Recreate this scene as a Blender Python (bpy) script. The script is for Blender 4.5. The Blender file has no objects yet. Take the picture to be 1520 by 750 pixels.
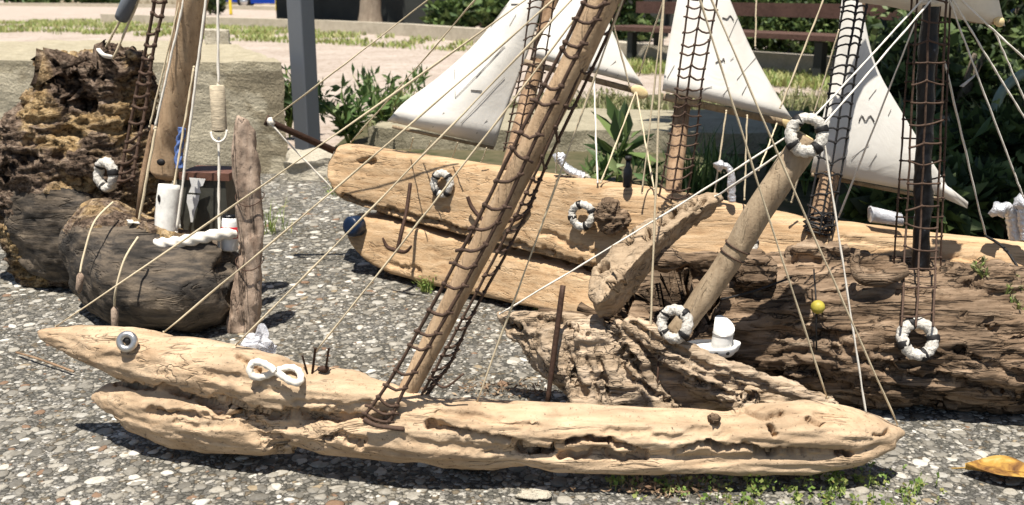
import bpy, math, random
import numpy as np
from mathutils import Vector, Matrix, noise, Quaternion
random.seed(7); RNG = np.random.default_rng(7)
sc = bpy.context.scene
COL = sc.collection
R = math.radians
# ------------------------------------------------------------------ camera
F, CX, CY, H, PITCH = 1460.0, 760.0, 375.0, 0.80, R(14.9)
cp, sp = math.cos(PITCH), math.sin(PITCH)
cam_d = bpy.data.cameras.new('camera'); cam = bpy.data.objects.new('camera', cam_d); COL.objects.link(cam)
cam.location = (0, 0, H); cam.rotation_euler = (R(90) - PITCH, 0, 0)
cam_d.sensor_width = 36; cam_d.lens = 36 * F / 1520; cam_d.clip_start = .05; cam_d.clip_end = 500
cam_d.dof.use_dof = True; cam_d.dof.focus_distance = 1.9; cam_d.dof.aperture_fstop = 8
sc.camera = cam

def ray(px, py):
    a, b = (px - CX) / F, -(py - CY) / F
    return a, cp + b * sp, -sp + b * cp
def W(px, py, Y):
    """the point of the place seen at (px, py) of the photograph and Y metres ahead"""
    a, y, z = ray(px, py); t = Y / y
    return Vector((a * t, Y, H + z * t))
def G(px, py):
    a, y, z = ray(px, py); t = -H / z
    return Vector((a * t, y * t, 0))
def pxm(Y, z=.2):
    return (Y * cp + (H - z) * sp) / F            # metres per photograph pixel
def lerp(x, xs, ys):
    return float(np.interp(x, xs, ys))

# ------------------------------------------------------------------ materials
MATS = {}
class N:
    def __init__(self, name):
        m = bpy.data.materials.new(name); m.use_nodes = True
        self.m = m; self.t = m.node_tree; self.n = self.t.nodes; self.l = self.t.links
        self.b = self.n['Principled BSDF']; MATS[name] = m
    def add(self, typ, **kw):
        nd = self.n.new(typ)
        for k, v in kw.items():
            if k in nd.inputs.keys() if isinstance(k, str) and k[0].isupper() else False: nd.inputs[k].default_value = v
            else: setattr(nd, k, v)
        return nd
    def link(self, a, b): self.l.new(a, b)
    def coord(self, scale=(1, 1, 1), rot=(0, 0, 0), kind='Object'):
        tc = self.n.new('ShaderNodeTexCoord'); mp = self.n.new('ShaderNodeMapping')
        mp.inputs['Scale'].default_value = scale; mp.inputs['Rotation'].default_value = rot
        if kind == 'World':
            g = self.n.new('ShaderNodeNewGeometry'); self.link(g.outputs['Position'], mp.inputs['Vector'])
        else: self.link(tc.outputs[kind], mp.inputs['Vector'])
        return mp.outputs['Vector']
    def noise(self, vec, scale, detail=6, rough=.6, dist=0.):
        t = self.n.new('ShaderNodeTexNoise'); t.inputs['Scale'].default_value = scale; t.inputs['Detail'].default_value = detail
        t.inputs['Roughness'].default_value = rough; t.inputs['Distortion'].default_value = dist
        self.link(vec, t.inputs['Vector']); return t.outputs['Fac']
    def ramp(self, fac, stops, const=False):
        r = self.n.new('ShaderNodeValToRGB'); e = r.color_ramp.elements
        if const: r.color_ramp.interpolation = 'CONSTANT'
        while len(e) < len(stops): e.new(.5)
        for i, (p, c) in enumerate(stops):
            e[i].position = p; e[i].color = (*c, 1) if len(c) == 3 else c
        self.link(fac, r.inputs['Fac']); return r.outputs['Color']
    def mix(self, a, b, fac, mode='MIX'):
        m = self.n.new('ShaderNodeMix'); m.data_type = 'RGBA'; m.blend_type = mode
        for s, v in ((0, fac), (6, a), (7, b)):
            if hasattr(v, 'is_linked') or hasattr(v, 'links'): self.link(v, m.inputs[s])
            else: m.inputs[s].default_value = v if s == 0 else (*v, 1)
        return m.outputs[2]
    def math(self, op, a, b=0.):
        m = self.n.new('ShaderNodeMath'); m.operation = op
        for i, v in ((0, a), (1, b)):
            if hasattr(v, 'links'): self.link(v, m.inputs[i])
            else: m.inputs[i].default_value = v
        return m.outputs[0]
    def bump(self, h, dist, strength=1., prev=None):
        b = self.n.new('ShaderNodeBump'); b.inputs['Distance'].default_value = dist; b.inputs['Strength'].default_value = strength
        self.link(h, b.inputs['Height'])
        if prev is not None: self.link(prev, b.inputs['Normal'])
        self.link(b.outputs['Normal'], self.b.inputs['Normal']); return b.outputs['Normal']
    def color(self, c):
        if hasattr(c, 'links'): self.link(c, self.b.inputs['Base Color'])
        else: self.b.inputs['Base Color'].default_value = (*c, 1)
    def set(self, rough=.8, metal=0., spec=.3):
        self.b.inputs['Roughness'].default_value = rough; self.b.inputs['Metallic'].default_value = metal
        self.b.inputs['Specular IOR Level'].default_value = spec

def wood(name, cols, rot=(0, 0, 0), s=(3, 40, 40), bump=.0025, pit=.0, tone=.5, crack=0., blot=(3, .35), rough=.85, cw=.03, cs=(.6, .9), mk=.12):
    m = N(name); m.set(rough, 0, .2)
    v = m.coord(s, rot); o = m.coord((1, 1, 1))
    g = m.noise(v, 1.0, 8, .65, .8)
    fine = m.noise(v, 4.0, 5, .6, .3)
    f = m.math('ADD', m.math('MULTIPLY', g, .72), m.math('MULTIPLY', fine, .28))
    n = len(cols); c = m.ramp(f, [(.3 + .42 * i / (n - 1), cols[i]) for i in range(n)])
    big = m.noise(o, blot[0], 5, .6, .5)
    c = m.mix(c, m.ramp(big, [(.3, (1 - blot[1],) * 3), (.7, (1.0, 1.0, 1.0))]), 1., 'MULTIPLY')
    h = f
    speck = m.noise(o, 160, 3, .7)
    if pit > 0:
        c = m.mix(c, m.ramp(speck, [(.60, (1, 1, 1)), (.72, (1 - pit,) * 3)]), 1., 'MULTIPLY')
    if crack > 0:
        ck = m.noise(m.coord((s[0] * cs[0], s[1] * cs[1], s[2] * cs[1]), rot), 1.3, 3, .5, 1.2)
        band = m.math('ABSOLUTE', m.math('SUBTRACT', ck, .5))
        msk = m.noise(m.coord((s[0] * 2.2, s[1] * .5, s[2] * .5), rot), 1.0, 4, .65)
        mr = m.n.new('ShaderNodeMapRange'); mr.inputs['From Min'].default_value = .44; mr.inputs['From Max'].default_value = .56; mr.inputs['To Min'].default_value = mk; mr.inputs['To Max'].default_value = 0.; m.link(msk, mr.inputs['Value']); band = m.math('ADD', band, mr.outputs[0])
        k = m.ramp(band, [(0.0, (1 - crack,) * 3), (cw, (1, 1, 1))])
        c = m.mix(c, k, 1., 'MULTIPLY'); h = m.math('ADD', h, m.math('MULTIPLY', m.math('MINIMUM', band, .06), 9.))
    m.color(c)
    nb = m.bump(h, bump * 2.2)
    m.bump(speck, .0012, 1., nb)
    return m.m
def plain(name, col, rough=.7, metal=0, var=.25, scale=40, bump=.0006, spec=.3, s=(1, 1, 1)):
    m = N(name); m.set(rough, metal, spec)
    f = m.noise(m.coord(s), scale, 5, .65)
    m.color(m.ramp(f, [(.25, tuple(x * (1 - var) for x in col)), (.75, tuple(min(1, x * (1 + var)) for x in col))]))
    if bump: m.bump(f, bump)
    return m.m
def leafy(name, cols, rough=.55, trans=.25):
    m = N(name); m.set(rough, 0, .35)
    g = m.n.new('ShaderNodeNewGeometry')
    c = m.ramp(g.outputs['Random Per Island'], [(i / max(1, len(cols) - 1), k) for i, k in enumerate(cols)])
    m.color(c)
    t = m.n.new('ShaderNodeBsdfTranslucent'); m.link(c, t.inputs['Color'])
    mx = m.n.new('ShaderNodeMixShader'); mx.inputs[0].default_value = trans
    m.link(m.b.outputs[0], mx.inputs[1]); m.link(t.outputs[0], mx.inputs[2])
    m.link(mx.outputs[0], m.n['Material Output'].inputs['Surface'])
    return m.m

M_pale = wood('pale_driftwood', [(.38, .245, .14), (.55, .39, .245), (.63, .465, .305), (.69, .535, .375)], s=(5, 24, 24), bump=.0012, pit=.75, crack=.7, cw=.022, cs=(.4, 1.3), mk=.09, blot=(11, .42))
M_plank = wood('weathered_plank', [(.25, .14, .068), (.49, .32, .175), (.58, .41, .245), (.66, .49, .32)], rot=(0, 0, R(22)), s=(2.5, 26, 70), bump=.0013, pit=.3, crack=.55, cw=.02, cs=(.5, .6), blot=(6, .3))
M_grey = wood('grey_driftwood', [(.10, .065, .04), (.44, .325, .215), (.60, .465, .33), (.68, .55, .41)], rot=(0, R(-22), 0), s=(4, 40, 40), bump=.003, pit=.4, crack=.85, cw=.03, mk=.035, blot=(9, .45))
M_wing = wood('holed_driftwood', [(.19, .13, .08), (.43, .32, .21), (.55, .43, .30)], rot=(0, R(35), 0), s=(5, 40, 40), bump=.002, pit=.55, crack=.6, cw=.03, mk=.05, blot=(10, .35))
M_dark = wood('dark_driftwood', [(.038, .025, .016), (.185, .122, .074), (.375, .265, .175), (.55, .435, .31)], rot=(0, R(-7), 0), s=(3.5, 22, 36), bump=.004, pit=.45, crack=.9, cw=.04, mk=.025, blot=(7, .55))
M_char = wood('charred_wood', [(.02, .018, .016), (.06, .052, .044), (.21, .165, .12), (.50, .39, .27)], rot=(0, R(38), 0), s=(4, 13, 26), bump=.0025, pit=.5, crack=.35, cw=.02, blot=(6, .6))
M_barkn = N('rotten_wood'); M_barkn.set(.95, 0, .1)
_o = M_barkn.coord((1, 1, 1)); _s = M_barkn.coord((26, 18, 60), (0, R(25), 0))
_g = M_barkn.noise(_s, 1.0, 8, .7, 1.2); _b = M_barkn.noise(_o, 5.5, 4, .6, .6); _k = M_barkn.noise(_o, 70, 5, .75)
_gold = M_barkn.ramp(_g, [(.32, (.14, .08, .035)), (.46, (.46, .31, .15)), (.62, (.68, .50, .28))])
_drk = M_barkn.ramp(_g, [(.34, (.045, .033, .025)), (.5, (.20, .14, .10)), (.66, (.46, .355, .265))])
_c = M_barkn.mix(_drk, _gold, M_barkn.ramp(_b, [(.46, (0, 0, 0)), (.56, (1, 1, 1))]))
_c = M_barkn.mix(_c, M_barkn.ramp(_k, [(.38, (.25,) * 3), (.52, (1, 1, 1))]), 1., 'MULTIPLY'); M_barkn.color(_c)
_h = M_barkn.math('ADD', _g, M_barkn.math('MULTIPLY', _k, .6)); M_barkn.bump(_h, .020); M_stump = M_barkn.m
M_pole = wood('bare_pole', [(.24, .17, .105), (.40, .305, .20), (.48, .375, .26)], s=(34, 34, 4), bump=.0010, pit=.45, crack=.4, cw=.015, blot=(11, .35))
M_bark = wood('brown_pole', [(.15, .085, .045), (.33, .215, .13), (.46, .325, .21)], rot=(0, R(25), 0), s=(30, 30, 5), bump=.0015, pit=.4, crack=.5, cw=.02, blot=(9, .4))
M_tan = wood('tan_pole', [(.30, .19, .105), (.52, .365, .225), (.62, .46, .30)], rot=(0, R(25), 0), s=(30, 30, 4), bump=.0012, pit=.45, crack=.5, cw=.02, blot=(9, .4))
M_post = wood('reddish_post', [(.22, .14, .095), (.50, .375, .28), (.64, .51, .41)], s=(26, 26, 6), bump=.003, pit=.7, crack=.75, cw=.03, cs=(.9, .5), mk=.06, blot=(16, .5))
M_net = plain('tarred_cord', (.075, .045, .030), .75, 0, .5, 200)
M_black = plain('black_cord', (.012, .011, .011), .6, 0, .3, 200)
M_rope = plain('hemp_cord', (.60, .50, .34), .9, 0, .2, 400)
M_white = plain('white_cord', (.74, .69, .60), .85, 0, .12, 300)
M_ring = plain('ring_rope', (.54, .51, .455), .95, 0, .5, 190, .004, .1)
M_iron = plain('rusty_iron', (.065, .036, .024), .7, .3, .5, 180)
M_steel = plain('brushed_bead', (.55, .53, .5), .35, .9, .15, 200)
M_paint = plain('white_paint', (.70, .69, .66), .5, 0, .12, 60, .0008)
M_birch = plain('white_bark', (.68, .66, .61), .75, 0, .18, 70, .001)
M_blue = plain('blue_cap', (.010, .021, .048), .35, 0, .25, 60)
M_red = plain('red_label', (.42, .02, .03), .35, 0, .15, 60)
M_tin = plain('tin', (.6, .6, .6), .3, .8, .2, 60)
M_brown = plain('brown_board', (.13, .062, .042), .6, 0, .3, 60)
M_cabin = plain('dark_panel', (.055, .055, .045), .5, 0, .35, 40)
M_cutend = plain('cut_wood', (.72, .56, .30), .7, 0, .15, 90)
M_tape = N('glossy_tape')
M_tape.set(.3, 0, .3); _f = M_tape.noise(M_tape.coord((1, 1, .6)), 75, 4); M_tape.color(M_tape.ramp(_f, [(.4, (.004, .004, .005)), (.66, (.012, .013, .016)), (.78, (.14, .15, .17))])); M_tape.bump(_f, .0025); M_tape = M_tape.m  # pale end of the ramp paints glints into the black colour
M_foil = N('crumpled_foil')
M_foil.set(.4, .6, .5); _f = M_foil.noise(M_foil.coord((1, 1, 1)), 90, 3); M_foil.color((.72, .72, .74)); M_foil.bump(_f, .006); M_foil = M_foil.m
M_cloth = N('sail_paper')
M_cloth.set(.8, 0, .15)
_v = M_cloth.coord((1, 1, 1)); _f = M_cloth.noise(_v, 9, 4); _c = M_cloth.ramp(_f, [(.3, (.70, .67, .605)), (.6, (.78, .755, .70))])
M_cloth.color(_c); M_cloth.bump(M_cloth.noise(_v, 13, 5,   .6, .8), .003)
_t = M_cloth.n.new('ShaderNodeBsdfTranslucent'); M_cloth.link(_c, _t.inputs['Color'])
_x = M_cloth.n.new('ShaderNodeMixShader'); _x.inputs[0].default_value = .28
M_cloth.link(M_cloth.b.outputs[0], _x.inputs[1]); M_cloth.link(_t.outputs[0], _x.inputs[2]); M_cloth.link(_x.outputs[0], M_cloth.n['Material Output'].inputs['Surface'])
M_cloth = M_cloth.m
M_ink = plain('pencil_ink', (.13, .12, .11), .8, 0, .2, 60, 0)
M_plastic = N('clear_plastic')
M_plastic.set(.12, 0, .5); M_plastic.b.inputs['Transmission Weight'].default_value = .55; M_plastic.color((.85, .85, .88))
M_plastic.bump(M_plastic.noise(M_plastic.coord((1, 1, 1)), 60, 3), .004); M_plastic = M_plastic.m

def concrete(name, a, b, scale=6, patch=None):
    m = N(name); m.set(.9, 0, .2)
    v = m.coord((1, 1, 1)); f = m.noise(v, scale, 9, .7); c = m.ramp(f, [(.3, a), (.7, b)])
    s = m.noise(v, 90, 3, .7); c = m.mix(c, m.ramp(s, [(.3, (.75,) * 3), (.6, (1, 1, 1))]), 1., 'MULTIPLY')
    if patch:
        p = m.noise(v, 2.6, 4, .55, .4); c = m.mix(c, m.ramp(s, [(.3, patch), (.7, tuple(x * 1.35 for x in patch))]), m.ramp(p, [(.5, (0, 0, 0)), (.54, (1, 1, 1))]))
    m.color(c); nb = m.bump(f, .02); m.bump(s, .007, 1, nb)
    return m.m
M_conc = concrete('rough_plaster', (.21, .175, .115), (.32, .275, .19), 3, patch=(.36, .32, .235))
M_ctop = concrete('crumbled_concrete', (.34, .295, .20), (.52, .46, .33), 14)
M_kerb = concrete('kerb_concrete', (.42, .37, .28), (.58, .52, .41))
M_slab = concrete('mossy_concrete', (.27, .24, .165), (.42, .375, .27))
M_stone = concrete('pale_stone', (.38, .34, .26), (.55, .50, .40))
m = N('dirt_path'); m.set(.95, 0, .1)
v = m.coord((1, 1, 1), kind='World'); f = m.noise(v, 1.2, 8, .65)
c = m.ramp(f, [(.3, (.36, .295, .245)), (.7, (.50, .43, .37))]); s = m.noise(v, 14, 5, .75)
c = m.mix(c, m.ramp(s, [(.36, (.62, .58, .5)), (.5, (1, 1, 1))]), 1., 'MULTIPLY'); m.color(c); m.bump(s, .03); M_path = m.m
m = N('lawn_soil'); m.set(.95, 0, .1); f = m.noise(m.coord((1, 1, 1), kind='World'), 8, 5)
m.color(m.ramp(f, [(.35, (.05, .055, .025)), (.65, (.12, .10, .06))])); M_soil = m.m
# aggregate pavement
m = N('aggregate_pavement'); m.set(.9, 0, .25)
v = m.coord((1, 1, 1), kind='World')
wv = m.n.new('ShaderNodeVectorMath'); wv.operation = 'ADD'
nt = m.n.new('ShaderNodeTexNoise'); nt.inputs['Scale'].default_value = 60; m.link(v, nt.inputs['Vector'])
sc_ = m.n.new('ShaderNodeVectorMath'); sc_.operation = 'SCALE'; sc_.inputs['Scale'].default_value = .012; m.link(nt.outputs['Color'], sc_.inputs[0])
m.link(v, wv.inputs[0]); m.link(sc_.outputs[0], wv.inputs[1])
vo = m.n.new('ShaderNodeTexVoronoi'); vo.inputs['Scale'].default_value = 95; m.link(wv.outputs[0], vo.inputs['Vector'])
sx = m.n.new('ShaderNodeSeparateColor'); m.link(vo.outputs['Color'], sx.inputs[0])
c = m.ramp(sx.outputs[0], [(0, (.12, .115, .10)), (.35, (.20, .19, .17)), (.6, (.27, .25, .21)), (.8, (.17, .14, .10)), (.88, (.42, .40, .36))], True)
vd = m.n.new('ShaderNodeTexVoronoi'); vd.feature = 'DISTANCE_TO_EDGE'; vd.inputs['Scale'].default_value = 95; m.link(wv.outputs[0], vd.inputs['Vector'])
c = m.mix(c, m.ramp(vd.outputs['Distance'], [(0, (.45,) * 3), (.12, (1, 1, 1))]), 1., 'MULTIPLY')
b = m.noise(v, 2.2, 6, .6); c = m.mix(c, m.ramp(b, [(.3, (.7, .68, .62)), (.65, (1.0, 1.0, 1.0))]), 1., 'MULTIPLY')
m.color(c); h = m.math('MINIMUM', vd.outputs['Distance'], .25); nb = m.bump(h, .012); m.bump(m.noise(v, 300, 4), .002, 1, nb); M_aggr = m.m
m = N('pebble'); m.set(.75, 0, .3); g = m.n.new('ShaderNodeNewGeometry')
c = m.ramp(g.outputs['Random Per Island'], [(0, (.15, .14, .12)), (.14, (.22, .205, .175)), (.34, (.29, .27, .23)), (.56, (.36, .335, .285)), (.74, (.40, .385, .345)), (.81, (.30, .24, .16)), (.835, (.22, .14, .09)), (.868, (.58, .555, .50)), (.93, (.52, .49, .43))], True)
f = m.noise(m.coord((1, 1, 1), kind='World'), 130, 4, .7); c = m.mix(c, m.ramp(f, [(.3, (.72, .7, .66)), (.65, (1, 1, 1))]), 1., 'MULTIPLY')
m.color(c); m.bump(f, .0025); M_peb = m.m
M_grass = leafy('grass_blade', [(.13, .19, .04), (.22, .28, .07), (.32, .34, .12), (.42, .38, .18)])
M_weed = leafy('weed_leaf', [(.10, .17, .03), (.18, .27, .06), (.28, .34, .10), (.30, .28, .09)])
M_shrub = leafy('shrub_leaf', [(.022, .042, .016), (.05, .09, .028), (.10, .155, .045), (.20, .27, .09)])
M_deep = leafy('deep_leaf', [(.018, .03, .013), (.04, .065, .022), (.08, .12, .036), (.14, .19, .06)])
M_plant = leafy('garden_leaf', [(.04, .085, .025), (.08, .145, .04), (.15, .22, .075), (.25, .31, .13)])
M_trunk = wood('tree_bark', [(.16, .12, .085), (.32, .26, .195), (.42, .36, .28)], s=(20, 20, 5), bump=.01, blot=(3, .3))
M_slat = wood('bench_plank', [(.06, .032, .024), (.12, .068, .052), (.17, .10, .08)], s=(3, 40, 40), bump=.001)
M_gpost = plain('grey_paint', (.115, .125, .14), .45, 0, .06, 5, .0002)
M_yellow = plain('yellow_paint', (.70, .52, .03), .45, 0, .05, 10, 0)
M_carblue = plain('blue_car_paint', (.006, .04, .32), .15, .2, .04, 5, 0, .6)
M_carnavy = plain('navy_car_paint', (.008, .014, .045), .15, .1, .04, 5, 0, .6)
M_glass = plain('car_window', (.02, .03, .03), .05, 0, .05, 5, 0, .6)
M_tyre = plain('tyre_rubber', (.015, .015, .015), .8, 0, .2, 30)
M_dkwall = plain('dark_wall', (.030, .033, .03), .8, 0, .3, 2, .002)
M_tube = plain('grey_green_tube', (.28, .33, .25), .5, .2, .2, 20)
M_dryleaf = N('dry_leaf')
M_dryleaf.set(.8, 0, .2); _v = M_dryleaf.coord((1, 1, 1)); _f = M_dryleaf.noise(_v, 28, 6, .6, .5)
M_dryleaf.color(M_dryleaf.ramp(_f, [(.34, (.08, .035, .015)), (.45, (.22, .11, .03)), (.58, (.40, .235, .05)), (.72, (.50, .36, .15))])); M_dryleaf.bump(_f, .004); M_dryleaf = M_dryleaf.m

# ------------------------------------------------------------------ mesh collector
class MB:
    def __init__(s): s.v = []; s.f = []; s.mi = []
    def quad_grid(s, rows, close_u=False, cap=False, mi=0):
        n0 = len(s.v); nr, nc = len(rows), len(rows[0])
        for r in rows: s.v.extend([tuple(p) for p in r])
        for i in range(nr - 1):
            for j in range(nc if close_u else nc - 1):
                k = (j + 1) % nc
                s.f.append((n0 + i * nc + j, n0 + i * nc + k, n0 + (i + 1) * nc + k, n0 + (i + 1) * nc + j)); s.mi.append(mi)
        if cap:
            s.f.append(tuple(n0 + j for j in reversed(range(nc)))); s.f.append(tuple(n0 + (nr - 1) * nc + j for j in range(nc))); s.mi += [mi, mi]
    def tube(s, pts, r, n=8, mi=0, wob=0., twist=None, close=False):
        pts = [Vector(p) for p in pts]; L = len(pts)
        rr = r if hasattr(r, '__len__') else [r] * L
        rows = []; up = None; acc = 0
        for i, p in enumerate(pts):
            if close: t = (pts[(i + 1) % L] - pts[i - 1])
            else: t = pts[min(i + 1, L - 1)] - pts[max(i - 1, 0)]
            t.normalize()
            if up is None:
                up = t.orthogonal().normalized() if abs(t.y) > .9 else (Vector((0, 1, 0)) - t * t.y).normalized()
            else:
                up = (up - t * up.dot(t)); up.normalize()
            sd = t.cross(up)
            if i: acc += (p - pts[i - 1]).length
            row = []
            for k in range(n):
                a = 2 * math.pi * k / n; q = rr[i]
                if twist: q *= 1 + twist[0] * math.cos(twist[2] * a - acc * twist[1])
                if wob: q *= 1 + wob * noise.noise(Vector((p.x * 18 + math.cos(a), p.y * 18 + math.sin(a), p.z * 18)))
                row.append(p + (up * math.cos(a) + sd * math.sin(a)) * q)
            rows.append(row)
        if close: rows.append(rows[0])
        s.quad_grid(rows, True, not close, mi)
    def box(s, c, d, rot=None, mi=0):
        c = Vector(c); n0 = len(s.v)
        for x in (-1, 1):
            for y in (-1, 1):
                for z in (-1, 1):
                    p = Vector((x * d[0] / 2, y * d[1] / 2, z * d[2] / 2))
                    s.v.append(tuple(c + (rot @ p if rot else p)))
        for f in ((0, 1, 3, 2), (4, 6, 7, 5), (0, 4, 5, 1), (2, 3, 7, 6), (0, 2, 6, 4), (1, 5, 7, 3)):
            s.f.append(tuple(n0 + i for i in f)); s.mi.append(mi)
    def ell(s, c, r, n=12, mi=0, rot=None, jit=0.):
        c = Vector(c); r = r if hasattr(r, '__len__') else (r,) * 3; rows = []
        for i in range(n // 2 + 1):
            ph = math.pi * i / (n // 2); row = []
            for j in range(n):
                a = 2 * math.pi * j / n; st = max(math.sin(ph), .02)
                p = Vector((r[0] * st * math.cos(a), r[1] * st * math.sin(a), r[2] * math.cos(ph)))
                if jit: p *= 1 + jit * noise.noise(Vector(c) * 37 + p.normalized() * 1.7)
                row.append(c + (rot @ p if rot else p))
            rows.append(row[::-1])
        s.quad_grid(rows, True, True, mi)
    def loft(s, st, n=28, ex=2.0, mi=0):
        """st: list of (centre, half-vector up, half-vector deep)"""
        rows = []
        for c, u, d in st:
            row = []
            for k in range(n):
                a = 2 * math.pi * k / n; ca, sa = math.cos(a), math.sin(a)
                x = math.copysign(abs(ca) ** (2 / ex), ca); y = math.copysign(abs(sa) ** (2 / ex), sa)
                row.append(c + u * x + d * y)
            rows.append(row)
        s.quad_grid(rows, True, True, mi)
    def build(s, name, mats, parent=None, smooth=True, base=None):
        off = root_loc(parent) if parent is not None else (base or Vector((0, 0, 0)))
        me = bpy.data.meshes.new(name); me.from_pydata([(x - off[0], y - off[1], z - off[2]) for x, y, z in s.v], [], s.f)
        return finish(name, me, mats, parent, smooth, s.mi, off)
def root_loc(o):
    l = Vector(o.location)
    while o.parent: o = o.parent; l += Vector(o.location)
    return l
def finish(name, me, mats, parent, smooth, mi=None, off=(0, 0, 0)):
    for m in (mats if isinstance(mats, (list, tuple)) else [mats]): me.materials.append(m)
    if mi and max(mi) > 0: me.polygons.foreach_set('material_index', mi)
    me.polygons.foreach_set('use_smooth', [bool(smooth)] * len(me.polygons))
    me.update()
    o = bpy.data.objects.new(name, me); COL.objects.link(o)
    if parent is not None: o.parent = parent
    else: o.location = off
    return o
def tag(o, label=None, cat=None, group=None, kind=None):
    if label: o['label'] = label
    if cat: o['category'] = cat
    if group: o['group'] = group
    if kind: o['kind'] = kind
    return o
def thing(name, loc, label, cat, group=None):
    o = bpy.data.objects.new(name, None); COL.objects.link(o); o.location = loc; o.empty_display_size = .05
    return tag(o, label, cat, group)
def np_mesh(name, V, Fc, mats, parent=None, smooth=True, kind=None):
    off = root_loc(parent) if parent is not None else Vector((0, 0, 0))
    V = np.asarray(V, dtype=np.float32) - np.array(off, dtype=np.float32); Fc = np.asarray(Fc, dtype=np.int32); k = Fc.shape[1]
    me = bpy.data.meshes.new(name); me.vertices.add(len(V)); me.vertices.foreach_set('co', V.ravel())
    me.loops.add(Fc.size); me.loops.foreach_set('vertex_index', Fc.ravel())
    me.polygons.add(len(Fc)); me.polygons.foreach_set('loop_start', np.arange(0, Fc.size, k, dtype=np.int32))
    me.polygons.foreach_set('loop_total', np.full(len(Fc), k, dtype=np.int32)); me.update(calc_edges=True); me.validate()
    o = finish(name, me, mats, parent, smooth)
    if kind: o['kind'] = kind
    return o
def project(V):
    d = V[:, 1] * cp - (V[:, 2] - H) * sp; u = V[:, 1] * sp + (V[:, 2] - H) * cp
    return CX + F * V[:, 0] / d, CY - F * u / d
def seg_dist(px, py, poly):
    best = np.full(len(px), 1e9)
    for (ax, ay), (bx, by) in zip(poly[:-1], poly[1:]):
        dx, dy = bx - ax, by - ay; t = np.clip(((px - ax) * dx + (py - ay) * dy) / (dx * dx + dy * dy + 1e-9), 0, 1)
        best = np.minimum(best, np.hypot(px - ax - t * dx, py - ay - t * dy))
    return best
def fuse(name, mb, voxel, mats, parent, noises=(), grooves=(), matfn=None, ground=True):
    """weld the overlapping lobes of one piece of wood into a single skin, then carve grain, hollows and cracks into it"""
    off = root_loc(parent)
    me = bpy.data.meshes.new('tmp'); me.from_pydata(mb.v, [], mb.f); ob = bpy.data.objects.new('tmp', me); COL.objects.link(ob)
    md = ob.modifiers.new('r', 'REMESH'); md.mode = 'VOXEL'; md.voxel_size = voxel; md.use_smooth_shade = True
    s2 = ob.modifiers.new('s', 'SMOOTH'); s2.factor = .5; s2.iterations = 3
    dg = bpy.context.evaluated_depsgraph_get(); nm = bpy.data.meshes.new_from_object(ob.evaluated_get(dg))
    bpy.data.objects.remove(ob); bpy.data.meshes.remove(me)
    n = len(nm.vertices); V = np.empty(n * 3); nm.vertices.foreach_get('co', V); V = V.reshape(-1, 3)
    for (freq, amp, mode) in noises:
        Nn = np.empty(n * 3); nm.vertices.foreach_get('normal', Nn); Nn = Nn.reshape(-1, 3)
        fx, fy, fz = freq; d = np.empty(n)
        for i in range(n):
            p = Vector((V[i, 0] * fx, V[i, 1] * fy, V[i, 2] * fz))
            if mode == 'fbm': d[i] = noise.fractal(p, 1.0, 2.0, 4)
            elif mode == 'ridge': d[i] = .5 - abs(noise.fractal(p, .9, 2.1, 3)) * 2
            else: d[i] = -max(0., noise.noise(p) - .25) * 2
        V = V + Nn * (d * amp)[:, None]
        nm.vertices.foreach_set('co', V.ravel()); nm.update()
    if grooves:
        Nn = np.empty(n * 3); nm.vertices.foreach_get('normal', Nn); Nn = Nn.reshape(-1, 3)
        px, py = project(V); tocam = np.array([0, 0, H]) - V; front = (np.sum(Nn * tocam, 1) > 0)
        jx = np.array([noise.noise(Vector((a * 25, 3, b * 25))) + .7 * noise.noise(Vector((a * 80, 3, b * 80))) for a, _, b in V]) * 7
        D = np.zeros(n)
        for poly, w, dep in grooves:
            q = seg_dist(px + jx * .5, py + jx, poly); D = np.maximum(D, dep * np.clip((1 - q / w) * 1.9, 0, 1) ** 1.1)
        V = V - Nn * (D * front)[:, None]
    if ground: V[:, 2] = np.maximum(V[:, 2], -.004)
    nm.vertices.foreach_set('co', (V - np.array(off)).ravel())
    if matfn is not None:
        c = np.empty(len(nm.polygons) * 3); nm.polygons.foreach_get('center', c); c = c.reshape(-1, 3) + np.array(off)
        nm.polygons.foreach_set('material_index', matfn(c).astype(np.int32))
    nm.name = name
    for m in (mats if isinstance(mats, (list, tuple)) else [mats]): nm.materials.append(m)
    nm.polygons.foreach_set('use_smooth', [True] * len(nm.polygons)); nm.update()
    o = bpy.data.objects.new(name, nm); COL.objects.link(o); o.parent = parent
    return o
def lobe(mb, xs, top, bot, Yf, deep=.9, n=60, sides=32, ex=2.0, mind=.006, lean=0.):
    st = []
    for x in np.linspace(xs[0], xs[-1], n):
        Y = Yf(x); a = W(x, lerp(x, xs, top), Y + lean); b = W(x, lerp(x, xs, bot), Y - lean); u = (a - b) / 2
        d = deep(x) if callable(deep) else max(u.length * deep, mind)
        st.append(((a + b) / 2, u, Vector((0, d, 0))))
    mb.loft(st, sides, ex)
def curve_pts(ctrl, n):
    """smooth polyline through the control points"""
    P = [Vector(c) for c in ctrl]; out = []
    if len(P) == 2: return [P[0].lerp(P[1], i / (n - 1)) for i in range(n)]
    for i in range(n):
        t = i / (n - 1) * (len(P) - 1); k = min(int(t), len(P) - 2); u = t - k
        p0, p1, p2, p3 = P[max(k - 1, 0)], P[k], P[k + 1], P[min(k + 2, len(P) - 1)]
        out.append(.5 * (2 * p1 + (p2 - p0) * u + (2 * p0 - 5 * p1 + 4 * p2 - p3) * u * u + (3 * p1 - p0 - 3 * p2 + p3) * u ** 3))
    return out
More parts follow.
